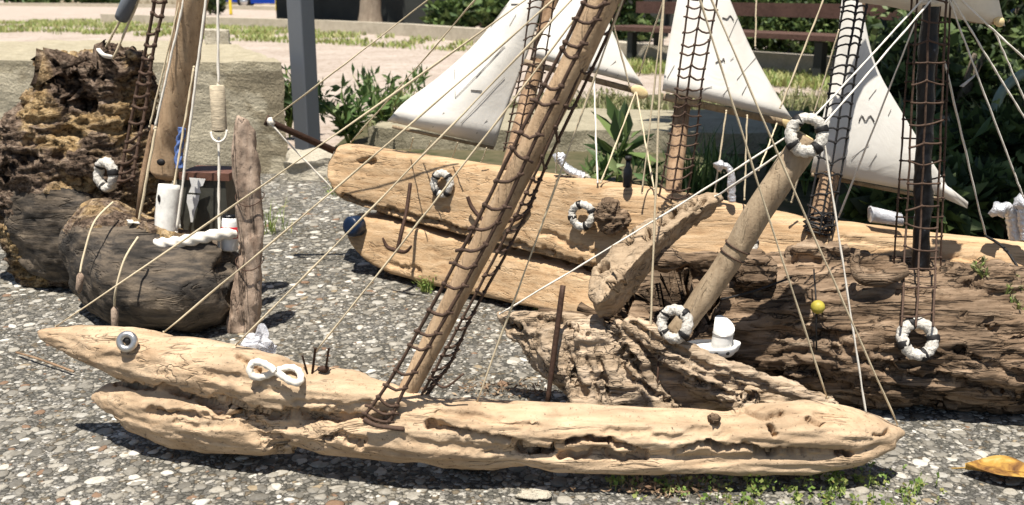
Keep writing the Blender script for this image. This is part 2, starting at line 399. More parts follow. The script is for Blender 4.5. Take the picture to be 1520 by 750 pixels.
def rope(root, a, b, r=.0016, mat=None, sag=.004, name='rope', n=14, knot=True):
    a, b = Vector(a), Vector(b); m = MB(); sd = random.random() * 9; L = (b - a).length
    pts = []
    for i in range(n * 2):
        t = i / (n * 2 - 1); p = a.lerp(b, t); p.z -= sag * 4 * t * (1 - t)
        p.x += .0011 * noise.noise(Vector((t * 9, sd, 0))); p.z += .0008 * noise.noise(Vector((t * 11, sd, 7))); pts.append(p)
    m.tube(pts, r, 8, twist=(.24, 700, 2), wob=.15)
    if knot:
        for q in (a, b): m.ell(q, (r * 1.35, r * 1.35, r * 1.5), 8)
    return m.build(name, mat or M_rope, root)
def ladder(root, ropes, rungs, r=.0017, mat=None, sag=.006, ext=.004, rr=None, t0=0., t1=1., name='rope_ladder', tilt=0.):
    """ropes: list of control polylines; rungs knotted across them"""
    m = MB(); R_ = [curve_pts(c, 80) for c in ropes]
    for k, P in enumerate(R_):
        sd = random.random() * 50
        P2 = [p + Vector((noise.noise(Vector((i * .25, sd, 0))), noise.noise(Vector((i * .25, sd, 5))), 0)) * .0012 for i, p in enumerate(P)]
        m.tube(P2, r, 7, wob=.25)
    for i in range(rungs):
        t = t0 + (t1 - t0) * (i + .5 + random.uniform(-.12, .12)) / rungs
        ps = [P[min(79, int((t + random.uniform(-.006, .006)) * 79))] for P in R_]
        ctrl = []
        for a, b in zip(ps[:-1], ps[1:]):
            for q in range(7):
                u = q / 6; p = a.lerp(b, u); p = p + Vector((0, -.001, -sag * random.uniform(.8, 1.2) * math.sin(math.pi * u))); ctrl.append(p)
        d0 = (ps[0] - ps[1]).normalized(); d1 = (ps[-1] - ps[-2]).normalized()
        ctrl = [ps[0] + d0 * ext * random.uniform(.4, 1.4)] + ctrl + [ps[-1] + d1 * ext * random.uniform(.4, 1.4)]
        m.tube(ctrl, (rr or r * .9), 6, wob=.3)
        for p in ps: m.ell(p, r * 1.75, 6, jit=.4)
    return m.build(name, mat or M_net, root)
def life_ring(c, size, normal, label, spin=0., rope_col=None, bands=4):
    """a cord ring lashed with four dark bands; size = outer radius"""
    t = thing('life_ring', c, label, 'life ring', 'little rope life rings on the ships')
    q = Vector((0, -1, 0)).rotation_difference(Vector(normal).normalized()).to_matrix()
    rt = size * .27; Rr = size - rt; m = MB(); pts = []
    for i in range(72):
        a = 2 * math.pi * i / 72; pts.append(Vector(c) + q @ Vector((Rr * math.cos(a) * (1 + .03 * math.sin(3 * a)), .15 * rt * math.sin(5 * a), Rr * math.sin(a) * 1.06)))
    m.tube(pts, rt, 12, twist=(.10, 700 / (size / .028), 3), close=True, wob=.25); m.build('ring_rope', rope_col or M_ring, t)
    for k in range(bands):
        a0 = spin + 2 * math.pi * (k + random.uniform(-.12, .12)) / bands; b = MB(); w = .13 + .08 * random.random()
        P = [Vector(c) + q @ Vector((Rr * math.cos(a0 + d), 0, Rr * math.sin(a0 + d) * 1.06)) for d in np.linspace(-w, w, 6)]
        b.tube(P, [rt * 1.12] + [rt * 1.2] * 4 + [rt * 1.12], 12, wob=.15); b.build('band', M_black, t)
    return t
def leaves(n, sampler, size, up=.3, aspect=.5, rng=RNG, pts=None):
    """n leaf faces (folded quads); sampler(n)->(n,3) positions"""
    P = sampler(n); a = rng.uniform(0, 2 * np.pi, n); tilt = rng.normal(up, .55, n)
    d = np.stack([np.cos(a) * np.cos(tilt), np.sin(a) * np.cos(tilt), np.sin(tilt)], 1)
    r = rng.normal(size=(n, 3)); s = np.cross(d, r); s /= np.linalg.norm(s, axis=1)[:, None] + 1e-9; nn = np.cross(d, s)
    L = (size * rng.uniform(.55, 1.35, n))[:, None]; Wd = L * aspect * rng.uniform(.7, 1.2, n)[:, None]
    v0 = P; v1 = P + d * L * .5 + s * Wd * .5 + nn * L * .08; v2 = P + d * L; v3 = P + d * L * .5 - s * Wd * .5 + nn * L * .08
    V = np.stack([v0, v1, v2, v3], 1).reshape(-1, 3); i = np.arange(n)[:, None] * 4
    return V, np.concatenate([np.concatenate([i, i + 1, i + 2], 1), np.concatenate([i, i + 2, i + 3], 1)], 0)
def blades(P, h, w, rng=RNG, lean=.5):
    """bent grass blades rooted at P"""
    n = len(P); a = rng.uniform(0, 2 * np.pi, n); hh = h * rng.uniform(.4, 1.3, n); le = hh * lean * rng.uniform(.2, 1.4, n)
    d = np.stack([np.cos(a), np.sin(a), np.zeros(n)], 1); s = np.stack([-np.sin(a), np.cos(a), np.zeros(n)], 1) * (w * rng.uniform(.6, 1.3, n))[:, None]
    z = np.zeros((n, 3)); z[:, 2] = 1
    m1 = P + d * (le * .3)[:, None] + z * (hh * .6)[:, None]; t = P + d * le[:, None] + z * hh[:, None]
    V = np.stack([P - s, P + s, m1 + s * .8, m1 - s * .8, t], 1).reshape(-1, 3); i = np.arange(n)[:, None] * 5
    return V, np.concatenate([np.concatenate([i, i + 1, i + 2], 1), np.concatenate([i, i + 2, i + 3], 1), np.concatenate([i + 3, i + 2, i + 4], 1)], 0)
def box_sampler(x0, x1, y0, y1, z0, z1):
    return lambda n: RNG.uniform((x0, y0, z0), (x1, y1, z1), (n, 3))
def ell_sampler(c, r, shell=.45):
    def f(n):
        u = RNG.normal(size=(n, 3)); u /= np.linalg.norm(u, axis=1)[:, None]
        return np.array(c) + u * np.array(r) * (RNG.uniform(shell ** 3, 1, n) ** (1 / 3))[:, None]
    return f
def merge(parts):
    V, Fs, o = [], [], 0
    for v, f in parts: V.append(v); Fs.append(f + o); o += len(v)
    return np.concatenate(V), np.concatenate(Fs)

# ================================================================== SETTING
def sheet(name, poly, z, mat, kind='structure'):
    me = bpy.data.meshes.new(name); me.from_pydata([(x, y, z) for x, y in poly], [], [tuple(range(len(poly)))])
    o = finish(name, me, mat, None, False); o['kind'] = kind; return o
sheet('ground', [(-150, -20), (150, -20), (150, 250), (-150, 250)], -.012, M_path)
sheet('aggregate_pavement', [(-6, -3), (6, -3), (6, 2.6), (1.0, 2.75), (.45, 3.3), (.1, 4.3), (-.45, 4.6), (-6, 4.6)], -.004, M_aggr)
sheet('planting_bed', [(-.95, 4.62), (-.45, 4.62), (.1, 4.32), (.45, 3.32), (1.0, 2.77), (6, 2.62), (6, 7.6), (1.2, 8.0), (-.2, 7.3), (-.95, 6.2)], -.006, M_soil)
# pebbles set in the pavement (uncountable)
def pebbles(n, xr, yr, rmin, rmax, fan=True):
    import bmesh
    bm = bmesh.new(); bmesh.ops.create_icosphere(bm, subdivisions=2 if rmax > .01 else 1, radius=1); bm.verts.ensure_lookup_table()
    BV = np.array([v.co[:] for v in bm.verts]); BF = np.array([[v.index for v in f.verts] for f in bm.faces]); bm.free()
    y = RNG.uniform(yr[0], yr[1], n); x = RNG.uniform(xr[0], xr[1], n) if not fan else RNG.uniform(-1, 1, n) * (.56 * y + .25)
    r = np.exp(RNG.uniform(np.log(rmin), np.log(rmax), n) * .6 + .4 * RNG.uniform(np.log(rmin), np.log(rmax), n))
    el = RNG.uniform(.55, 1., n); fl = RNG.uniform(.14, .30, n); a = RNG.uniform(0, np.pi, n)
    V = BV[None] * (1 + .22 * np.sin(BV[None, :, [1, 2, 0]] * 2.3 + RNG.uniform(0, 6, (n, 1, 3))))
    V = V * np.stack([r, r * el, r * fl], 1)[:, None, :]
    V = np.stack([V[..., 0] * np.cos(a)[:, None] - V[..., 1] * np.sin(a)[:, None], V[..., 0] * np.sin(a)[:, None] + V[..., 1] * np.cos(a)[:, None], V[..., 2]], 2)
    V += np.stack([x, y, -.004 + r * fl * RNG.uniform(-.5, .35, n)], 1)[:, None, :]
    Fc = BF[None] + (np.arange(n) * len(BV))[:, None, None]
    return V.reshape(-1, 3), Fc.reshape(-1, 3)
pv = merge([pebbles(3600, None, (1.22, 2.7), .006, .019), pebbles(14000, None, (1.22, 2.5), .003, .008),
            pebbles(2600, (-2., .5), (2.6, 4.4), .008, .022, False), pebbles(3500, (-1.2, .5), (2.5, 4.2), .004, .009, False)])
tag(np_mesh('pavement_pebbles', *pv, M_peb, kind='stuff'), 'grey white and tan pebbles set in the pavement', 'pebbles')
# ground cover at the lower edge
def clover():
    P = []; 
    for (px, py, n, s) in [(915, 716, 60, 18), (955, 724, 60, 22), (1000, 722, 90, 26), (1050, 735, 120, 30), (1100, 742, 110, 30), (1150, 738, 130, 32), (1200, 732, 170, 34), (1250, 728, 190, 34), (1290, 722, 210, 36), (1330, 738, 160, 30), (1360, 742, 90, 24), (1240, 745, 130, 30), (1120, 745, 100, 30)]:
        g = G(px, py); k = int(n * .8)
        q = RNG.normal(0, 1, (k, 3)) * np.array([s * .0011, s * .0011 * 1.1, 0]) + np.array([g.x, g.y, 0]); q[:, 2] = np.abs(RNG.normal(.006, .009, k)); q = q[[noise.noise(Vector((v[0] * 38, v[1] * 38, 2))) > .08 for v in q]]; P.append(q)
    P = np.concatenate(P)
    return merge([leaves(len(P), lambda n: P, .009, .5, .8), leaves(len(P), lambda n: P + RNG.normal(0, .003, P.shape), .008, .4, .8), blades(P[::4] * np.array([1, 1, 0]), .022, .0009)])
tag(np_mesh('clover', *clover(), M_weed, kind='stuff'), 'low yellow green clover and weeds in front of the log', 'ground cover')
def litter():
    P = np.concatenate([RNG.normal(0, 1, (260, 3)) * np.array([.05, .012, 0]) + np.array([*G(985, 728)[:2], .003]),
                        RNG.normal(0, 1, (200, 3)) * np.array([.07, .02, 0]) + np.array([*G(740, 578)[:2], .003])])
    P[:, 2] = np.abs(RNG.normal(.004, .004, len(P)))
    return leaves(len(P), lambda n: P, .012, .1, .35)
M_lit = leafy('dry_bits', [(.12, .07, .04), (.22, .14, .085), (.34, .25, .16), (.18, .11, .06)], .8, .05)
tag(np_mesh('dry_litter', *litter(), M_lit, kind='stuff'), 'dry brown leaf crumbs on the pavement', 'leaf litter')
# small weeds growing from pavement joints
def tuft(name, p, n, h, label, mat=M_weed, w=.0016, leafn=0, ls=.02, group=None):
    t = RNG.normal(0, h * .22, (n, 3)) * np.array([1, 1, 0]) + np.array([p[0], p[1], 0.]); parts = [blades(t, h, w, lean=.7)]
    if leafn:
        q = RNG.normal(0, 1, (leafn, 3)) * np.array([h * .4, h * .4, h * .35]) + np.array([p[0], p[1], h * .5]); q[:, 2] = np.abs(q[:, 2]); parts.append(leaves(leafn, lambda n: q, ls, .3, .55))
    V, Fc = merge(parts); V[:, 2] += p[2]
    return tag(np_mesh(name, V, Fc, mat), label, 'weed', group)
tuft('weed', G(408, 345), 40, .10, 'thin yellow grass tuft beside the upright post of the rotten log ship')
tuft('weed', G(632, 432), 50, .035, 'tiny green weed under the long plank hull', leafn=60, ls=.012)
tuft('weed', G(805, 462), 50, .03, 'low green weed by the bow of the long plank hull next to an iron rod', leafn=60, ls=.012)
tuft('weed', G(500, 290), 30, .06, 'small green weed at the foot of the plank bow', leafn=40, ls=.02)
# concrete block
def rough_box(name, x0, x1, y0, y1, z0, z1, mat, amp, label, cat, step=.05, rotz=0., shear=0.):
    import bmesh
    bm = bmesh.new(); bmesh.ops.create_cube(bm, size=1)
    nx = int(max(1, min(60, (x1 - x0) / step))); 
    bmesh.ops.subdivide_edges(bm, edges=bm.edges[:], cuts=int(min(40, max(3, max(x1 - x0, y1 - y0, z1 - z0) / step))), use_grid_fill=True)
    c = Vector(((x0 + x1) / 2, (y0 + y1) / 2, (z0 + z1) / 2)); rm = Matrix.Rotation(rotz, 3, 'Z')
    for v in bm.verts:
        p = Vector((v.co.x * (x1 - x0), v.co.y * (y1 - y0), v.co.z * (z1 - z0)))
        p.x += shear * (p.y + (y1 - y0) / 2) * max(0, (v.co.x + .5))
        w = c + rm @ p; d = Vector((noise.fractal(w * 6, 1, 2, 4), noise.fractal(w * 6 + Vector((9, 1, 4)), 1, 2, 4), noise.fractal(w * 6 + Vector((3, 7, 2)), 1, 2, 4)))
        v.co = rm @ p + d * amp
    bmesh.ops.recalc_face_normals(bm, faces=bm.faces); me = bpy.data.meshes.new(name); bm.to_mesh(me); bm.free()
    o = finish(name, me, mat, None, False, None, c); return tag(o, label, cat)
pr = W(418, 95, 4.42)
cb_ = rough_box('concrete_block', -3.6, pr.x, 4.42, 6.3, -.05, pr.z + .01, M_conc, .012, 'long rough concrete block with a crumbling top edge behind the rotten stump', 'concrete block', .06, 0, -.42)
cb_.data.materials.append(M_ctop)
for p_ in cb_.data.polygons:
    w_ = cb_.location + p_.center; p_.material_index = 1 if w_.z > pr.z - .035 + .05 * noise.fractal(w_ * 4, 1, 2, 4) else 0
sg = G(455, 266)
rough_box('broken_stone', sg.x - .10, sg.x + .11, sg.y - .02, sg.y + .22, -.03, .085, M_stone, .03, 'pale broken stone lying between the grey post and the plank bow', 'stone', .025, .2)
rough_box('concrete_slab', -.72, 2.9, 5.0, 6.0, -.05, .10, M_slab, .01, 'low olive concrete slab running behind the long plank hull', 'concrete slab', .06, R(-5))
tp = W(326, 47, 6.0)
rough_box('broken_brick', tp.x - .07, tp.x + .07, 5.85, 6.02, pr.z + .0, pr.z + .09, M_stone, .012, 'small grey stone lump lying on top of the concrete block', 'stone', .03, .3)
# grey steel post
gp = G(458, 236)
t = thing('steel_post', gp, 'square dark grey painted steel post standing behind the plank bow', 'post')
m = MB(); rz = Matrix.Rotation(R(-32), 3, 'Z'); m.box(gp + Vector((0, 0, 1.2)), (.092, .092, 2.4), rz); o = m.build('shaft', M_gpost, t, False)
bv = o.modifiers.new('bevel', 'BEVEL'); bv.width = .006; bv.segments = 2
m = MB(); m.box(gp + Vector((.02, 0, .006)), (.26, .2, .012), rz); m.build('base_plate', M_gpost, t, False)
for (a, b) in ((.085, .06), (-.05, .06), (.085, -.06)):
    m = MB(); m.ell(gp + rz @ Vector((a, b, .016)), (.012, .012, .010), 8); m.build('bolt', M_iron, t)
# kerb
def kerb(pts, w, h, label):
    rows = []; P = [Vector(p) for p in pts]
    for i, p in enumerate(P):
        d = (P[min(i + 1, len(P) - 1)] - P[max(i - 1, 0)]).normalized(); nrm = Vector((-d.y, d.x, 0))
        rows.append([p + Vector((0, 0, -.1)), p + Vector((0, 0, h)), p + nrm * w + Vector((0, 0, h)), p + nrm * w + Vector((0, 0, -.1))])
    m = MB(); m.quad_grid(rows, True, True); return tag(m.build('kerb', M_kerb, None, False), label, 'kerb')
kp = [G(150, 33), G(480, 46), G(600, 53), G(720, 64), G(860, 82), G(960, 96), G(1100, 108), G(1230, 120), G(1400, 136), G(1600, 158)]
kerb(kp, .22, .21, 'pale concrete kerb curving behind the brown bench and the sails')
kerb([G(-60, 8), G(150, 10), G(320, 13), G(440, 16)], .3, .16, 'far pale kerb in front of the blue car')
# grass strips
def grass_poly(poly, n, h, w):
    xs = [p[0] for p in poly]; ys = [p[1] for p in poly]; out = []
    P = RNG.uniform((min(xs), min(ys)), (max(xs), max(ys)), (n * 6, 2)); inside = np.zeros(len(P), bool)
    for i in range(len(poly)):
        (x1, y1), (x2, y2) = poly[i], poly[i - 1]
        c = ((y1 > P[:, 1]) != (y2 > P[:, 1])) & (P[:, 0] < (x2 - x1) * (P[:, 1] - y1) / (y2 - y1 + 1e-12) + x1); inside ^= c
    P = P[inside][:n]; P3 = np.concatenate([P, np.zeros((len(P), 1))], 1)
    keep = np.array([noise.noise(Vector((p[0] * 1.3, p[1] * .8, 1))) > -.08 for p in P3]); return blades(P3[keep], h, w, lean=.8)
gx = lambda px, py: tuple(G(px, py)[:2])
gl = [gx(-80, 50), gx(170, 52), gx(320, 60), gx(480, 66), gx(620, 74), gx(760, 80), gx(740, 68), gx(600, 56), gx(480, 48), gx(330, 36), gx(170, 30), gx(-80, 33)]
gr = [gx(880, 104), gx(1060, 120), gx(1230, 136), gx(1400, 156), gx(1400, 140), gx(1230, 121), gx(1060, 106), gx(900, 90)]
gm = merge([grass_poly(gl, 16000, .075, .014), grass_poly(gr, 5000, .09, .008)])
tag(np_mesh('grass', *gm, M_grass, kind='stuff'), 'patchy sunlit grass along the path and kerb', 'grass')
def bedweeds():
    P = RNG.uniform((-.9, 5.9), (3.0, 7.5), (3800, 2)); P3 = np.concatenate([P, np.zeros((len(P), 1))], 1)
    keep = np.array([noise.noise(Vector((p[0] * 2.3, p[1] * 2.0, 4))) > -.1 for p in P3]); P3 = P3[keep]
    q = P3[::2] + RNG.normal(0, 1, (len(P3[::2]), 3)) * np.array([.03, .03, .03]); q[:, 2] = np.abs(q[:, 2]) + .02
    return merge([blades(P3, .11, .005, lean=.9), leaves(len(q), lambda n: q, .05, .4, .4)])
M_bedw = leafy('bed_weed', [(.10, .13, .04), (.19, .21, .08), (.30, .28, .14), (.38, .33, .2)])
tag(np_mesh('bed_weeds', *bedweeds(), M_bedw, kind='stuff'), 'dry weeds covering the bed behind the concrete slab', 'weeds')
# plants in the bed behind the plank hull
def plant(name, p, h, n, spread, label, ls=.1, asp=.32, mat=M_plant, cat='plant', group=None, up=.7):
    t = thing(name, p, label, cat, group); m = MB(); Vs = []
    ns = max(3, n // 16)
    for k in range(ns):
        a = random.uniform(0, 6.28); e = Vector((math.cos(a), math.sin(a), 0)) * spread * random.uniform(.15, 1); top = p + e + Vector((0, 0, h * random.uniform(.55, 1)))
        c = curve_pts([p, p + e * .35 + Vector((0, 0, h * .45)), top], 8); m.tube(c, [.0035 * (1 - .07 * i) for i in range(8)], 5)
        q = np.array([c[random.randint(2, 7)][:] for _ in range(n // ns)]); Vs.append(leaves(len(q), lambda n_, q=q: q, ls, up, asp))
    m.build('stem', M_weed, t); np_mesh('foliage', *merge(Vs), mat, t)
    return t
def P_(px, py, z=0.): q = G(px, py); q.z = z; return q
plant('leafy_plant', P_(520, 222),   .34, 330, .24, 'bushy green plant beside the grey post under the left sail', .075)
plant('leafy_plant', P_(575, 205), .36, 330, .32, 'green plant directly behind the left corner of the largest sail', .075)
plant('leafy_plant', P_(430, 205), .40, 260, .2, 'dark green plant between the concrete block and the grey post', .075, mat=M_shrub)
plant('leafy_plant', P_(660, 205), .15, 60, .3, 'low weed behind the lower edge of the largest sail', .07)
plant('agave_plant', P_(915, 272), .27, 40, .09, 'dark broad leaved plant with a rosette head in front of the concrete slab', .15, .26, M_shrub)
plant('leafy_plant', P_(965, 280), .12, 40, .12, 'low leafy plant behind the plank hull beside the middle mast', .08)
plant('leafy_plant', P_(890, 278), .10, 40, .12, 'low leafy plant behind the plank hull left of the agave like plant', .08)
t = tuft('grass_clump', P_(1040, 292), 160, .24, 'clump of long thin green blades behind the middle mast', M_plant, .004)
t['category'] = 'grass clump'
plant('leafy_plant', P_(1085, 275), .13, 40, .10, 'small light green plant behind the silver hook on the plank hull', .06)
plant('leafy_plant', P_(1195, 290), .26, 90, .2, 'bright green plant behind the top of the slanting mast', .10)
plant('leafy_plant', P_(1305, 300), .22, 90, .12, 'bright green potted leaves behind the clear plastic cup', .09)
plant('leafy_plant', P_(1360, 280), .35, 140, .35, 'dark leafy plant below the right sail', .11, mat=M_shrub)
# bench
def bench():
    a, b = G(935, 98), G(1212, 125); d = (b - a).normalized(); n = Vector((-d.y, d.x, 0)); L = (b - a).length
    t = thing('park_bench', (a + b) / 2, 'brown plank park bench with dark legs in front of the kerb', 'bench'); rz = Matrix.Rotation(math.atan2(d.y, d.x), 3, 'Z'); c = (a + b) / 2
    ext = L + .9
    for k, off in enumerate((0.0, .17, .34)):
        m = MB(); m.box(c + n * off + Vector((0, 0, .40)), (ext, .14, .045), rz); m.build('seat_plank', M_slat, t, False)
    for z in (.62, .80):
        m = MB(); m.box(c + n * (.45 + (z - .6) * .2) + Vector((0, 0, z)), (ext, .04, .13), rz); m.build('back_plank', M_slat, t, False)
    for s in (-.5, .5):
        for off in (.02, .40):
            m = MB(); p = c + d * (s * L) + n * off; m.box(p + Vector((0, 0, .18)), (.09, .07, .37), rz); m.build('leg', M_dkwall, t, False)
        m = MB(); p = c + d * (s * L) + n * .50; m.tube([p + Vector((0, 0, .3)), p + n * .06 + Vector((0, 0, .9))], .03, 8); m.build('back_support', M_dkwall, t, False)
bench()
# hedge and shrubs beyond the kerb
def bush(name, c, r, n, ls, label, mat=M_shrub, cat='bush', asp=.5):
    t = thing(name, (c[0], c[1], 0), label, cat); lv = []
    for k in range(max(3, n // 900)):
        u = Vector((random.uniform(-1, 1), random.uniform(-1, 1), random.uniform(-.8, .9)))
        cc = (c[0] + u.x * r[0] * .55, c[1] + u.y * r[1] * .55, max(.1, c[2] + u.z * r[2] * .55)); f = random.uniform(.35, .62)
        lv.append(leaves(n // max(3, n // 900), ell_sampler(cc, (r[0] * f, r[1] * f, r[2] * f), .3), ls, .1, asp))
    V, Fc = merge(lv); V[:, 2] = np.abs(V[:, 2]); np_mesh('foliage', V, Fc, mat, t)
    m = MB()
    for k in range(5):
        a = random.uniform(0, 6.28); m.tube([Vector((c[0], c[1], 0)), Vector((c[0] + r[0] * .4 * math.cos(a), c[1] + r[1] * .4 * math.sin(a), c[2] + r[2] * .3))], [.03, .012], 6)
    m.build('stem', M_trunk, t)
    return t
k1 = G(1000, 92); k2 = G(1230, 112)
t = thing('hedge', (k1 + k2) / 2 + Vector((.4, .8, 0)), 'dense dark green hedge growing behind the bench and kerb', 'hedge')
hv = []
for i in range(26):
    p = k1.lerp(k2 + Vector((.9, -.6, 0)), i / 25) + Vector((.55, .75, 0)) + Vector((random.uniform(-.2, .2), random.uniform(-.1, .4), 0))
    if i % 2 == 0: p += Vector((.5, .6, 0))
    hv.append(leaves(1000, ell_sampler((p.x, p.y, random.uniform(.45, .75)), (.5, .4, .62), .2), .10, .2, .5))
V, Fc = merge(hv); V[:, 2] = np.abs(V[:, 2]); np_mesh('foliage', V, Fc, M_shrub, t)
q = G(690, 48); bush('bush', (q.x + .3, q.y + 1.2, .5), (1.5, .9, .9), 4200, .22, 'dark bush with pale green leaves behind the kerb left of the largest sail')
q = G(800, 66); bush('bush', (q.x + .5, q.y + 1.4, .6), (1.6, .9, 1.0), 3000, .2, 'dark bush behind the kerb hidden mostly by the sails')
# dark garden wall far behind
a = G(470, 22); b_ = G(760, 30)
def wall(name, a, b, h, w, mat, label):
    d = (b - a).normalized(); m = MB(); c = (a + b) / 2; m.box(c + Vector((0, 0, h / 2 - .05)), ((b - a).length, w, h), Matrix.Rotation(math.atan2(d.y, d.x), 3, 'Z')); return tag(m.build(name, mat, None, False, c), label, 'wall')
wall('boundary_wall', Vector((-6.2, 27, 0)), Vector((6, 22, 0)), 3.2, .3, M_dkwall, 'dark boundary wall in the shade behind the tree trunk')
# tree trunk
def tree(name, p, r, h, crown_c, crown_r, nl, label, ls=.25, mat=M_shrub):
    t = thing(name, p, label, 'tree'); m = MB(); pts = curve_pts([p - Vector((0, 0, .1)), p + Vector((.03, 0, h * .5)), p + Vector((-.05, .1, h))], 14)
    m.tube(pts, [r * (1.25 if i == 0 else 1.08 if i == 1 else 1 - .03 * i) for i in range(14)], 14, wob=.12)
    cc = Vector(crown_c)
    for k in range(9):
        e = cc + Vector((random.uniform(-.7, .7) * crown_r[0], random.uniform(-.7, .7) * crown_r[1], random.uniform(-.4, .6) * crown_r[2]))
        m.tube(curve_pts([pts[-1 - k % 4], pts[-1].lerp(e, .5) + Vector((0, 0, .2)), e], 8), [r * .4 * (1 - .11 * i) for i in range(8)], 7)
    m.build('trunk', M_trunk, t); lv = []
    for k in range(16):
        e = cc + Vector((random.uniform(-.8, .8) * crown_r[0], random.uniform(-.8, .8) * crown_r[1], random.uniform(-.7, .8) * crown_r[2])); f = random.uniform(.3, .5)
        lv.append(leaves(nl // 16, ell_sampler(e, [q * f for q in crown_r], .2), ls, .0, .55))
    np_mesh('crown', *merge(lv), mat, t); return t
tp = G(550, 40); tp = Vector((tp.x, tp.y, 0)); 
tree('tree', tp, .26, 3.6, (tp.x - .3, tp.y + 3.2, 5.2), (3.6, 3.0, 1.8), 9000, 'pale trunked tree standing behind the kerb left of the largest sail', .3)
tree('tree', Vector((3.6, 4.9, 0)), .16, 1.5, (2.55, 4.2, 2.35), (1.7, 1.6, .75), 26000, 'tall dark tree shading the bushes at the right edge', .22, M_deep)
# shaded bushes on the right
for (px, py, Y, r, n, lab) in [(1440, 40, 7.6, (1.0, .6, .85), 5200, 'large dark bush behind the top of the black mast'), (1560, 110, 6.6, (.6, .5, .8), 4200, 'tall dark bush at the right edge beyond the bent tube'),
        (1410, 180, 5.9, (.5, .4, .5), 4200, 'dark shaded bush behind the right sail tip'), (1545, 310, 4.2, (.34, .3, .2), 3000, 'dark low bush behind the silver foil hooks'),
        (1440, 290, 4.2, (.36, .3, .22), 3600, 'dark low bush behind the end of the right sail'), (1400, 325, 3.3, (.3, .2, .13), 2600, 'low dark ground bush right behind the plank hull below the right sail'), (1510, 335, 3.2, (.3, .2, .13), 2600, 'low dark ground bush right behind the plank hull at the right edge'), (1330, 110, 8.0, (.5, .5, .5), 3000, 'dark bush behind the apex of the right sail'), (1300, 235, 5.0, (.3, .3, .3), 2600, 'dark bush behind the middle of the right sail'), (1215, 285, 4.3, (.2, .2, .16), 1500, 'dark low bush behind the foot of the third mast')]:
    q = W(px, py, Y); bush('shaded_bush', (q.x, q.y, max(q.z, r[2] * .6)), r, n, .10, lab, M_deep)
# curved tube
t = thing('bent_tube', P_(1500, 250), 'bent grey green metal tube standing among the shaded bushes', 'metal tube')
m = MB(); m.tube(curve_pts([W(1520, 108, 5.0), W(1492, 130, 5.0), W(1478, 160, 5.0), W(1479, 200, 5.0), W(1492, 250, 5.0), W(1500, 300, 5.0)], 26), .024, 10); m.build('hoop', M_tube, t)
m = MB(); m.tube(curve_pts([W(1530, 140, 5.0), W(1514, 165, 5.0), W(1512, 190, 5.0), W(1524, 212, 5.0)], 16), .008, 8); m.build('inner_hoop', M_iron, t)
tuft('weed', P_(1505, 252), 260, .28, 'sunlit grass tuft seen through the bent metal tube', M_grass, .004, 60, .06)
# cars far behind
def car(loc, rz, paint, label, L=4.2):
    t = thing('parked_car', loc, label, 'car', None); rm = Matrix.Rotation(rz, 3, 'Z'); loc = Vector(loc)
    prof = [(-2.1, .35), (-2.12, .62), (-1.95, .86), (-1.2, .95), (-.75, 1.02), (-.2, 1.42), (.9, 1.45), (1.55, 1.05), (2.0, .95), (2.1, .6), (2.08, .33)]
    rows = []
    for x, z in prof:
        hw = .84 if z < 1.1 else .66; rows.append([loc + rm @ Vector((x, y, zz)) for y, zz in ((-hw, z), (-hw * .5, z + .02), (0, z + .03), (hw * .5, z + .02), (hw, z))])
    m = MB(); m.quad_grid(rows)
    for s in (-1, 1):
        n0 = len(m.v)
        for x, z in prof: m.v.append(tuple(loc + rm @ Vector((x, s * (.84 if z < 1.1 else .66), z)))); m.v.append(tuple(loc + rm @ Vector((x, s * .86, .22 if -1.9 < x < 1.9 else .3))))
        for i in range(len(prof) - 1): m.f.append((n0 + 2 * i, n0 + 2 * i + 1, n0 + 2 * i + 3, n0 + 2 * i + 2)); m.mi.append(0)
    m.build('body', paint, t)
    for s in (-1, 1):
        m = MB(); m.quad_grid([[loc + rm @ Vector((x, s * (.75 + .002) + s * (.09 if z < 1.1 else -.02), z)) for x in (xa, xb)] for (xa, xb, z) in ((-.6, 1.3, 1.08), (-.2, .95, 1.38))]); m.build('side_window', M_glass, t, False)
    for x in (-1.3, 1.3):
        for s in (-1, 1):
            m = MB(); c = loc + rm @ Vector((x, s * .8, .31)); ax = rm @ Vector((0, s, 0)); m.tube([c - ax * .1, c + ax * .1], .31, 20); w = m.build('wheel', M_tyre, t)
            m = MB(); m.tube([c + ax * .09, c + ax * .108], .19, 14); m.build('rim', M_tin, w)
c0 = G(392, 13); car(Vector((c0.x, c0.y + 2.0, 0)), R(8), M_carblue, 'shiny blue car parked behind the yellow bollards')
c0 = W(1345, 60, 13.5); car(Vector((c0.x + .2, 13.2, 0)), R(-20), M_carnavy, 'dark navy car in the shade behind the right sail')
for px, lab in ((343, 'yellow bollard at the left end of the blue car'), (411, 'yellow bollard in front of the middle of the blue car')):
    p = G(px, 22 if px < 400 else 16); m = MB(); m.tube([p, p + Vector((0, 0, .05)), p + Vector((0, 0, .9)), p + Vector((0, 0, .93))], [.06, .05, .05, .03], 10); tag(m.build('bollard', M_yellow, None, True, p), lab, 'bollard')
# far vegetation and wall along the top left
for i, (px, w_) in enumerate([(-40, 3.2), (45, 3.2), (120, 2.2)]):
    q = G(px, 9); bush('far_bush', (q.x, q.y + 2, .6), (w_, 1.2, .9), 1800, .4, ['far green bush at the left corner beyond the path', 'far green bush second from the left corner beyond the path', 'far green bush beside the grey stones beyond the path'][i], M_plant)
wall('far_wall', Vector((-28, 62, 0)), Vector((12, 60, 0)), 4, .4, M_conc, 'far grey wall beyond the path and the parked car')
p = G(312, 22); bush('dark_shrub', (p.x, p.y, .55), (.5, .4, .6), 1500, .18, 'dark shrub behind the left mast beside a yellow bollard', M_deep)
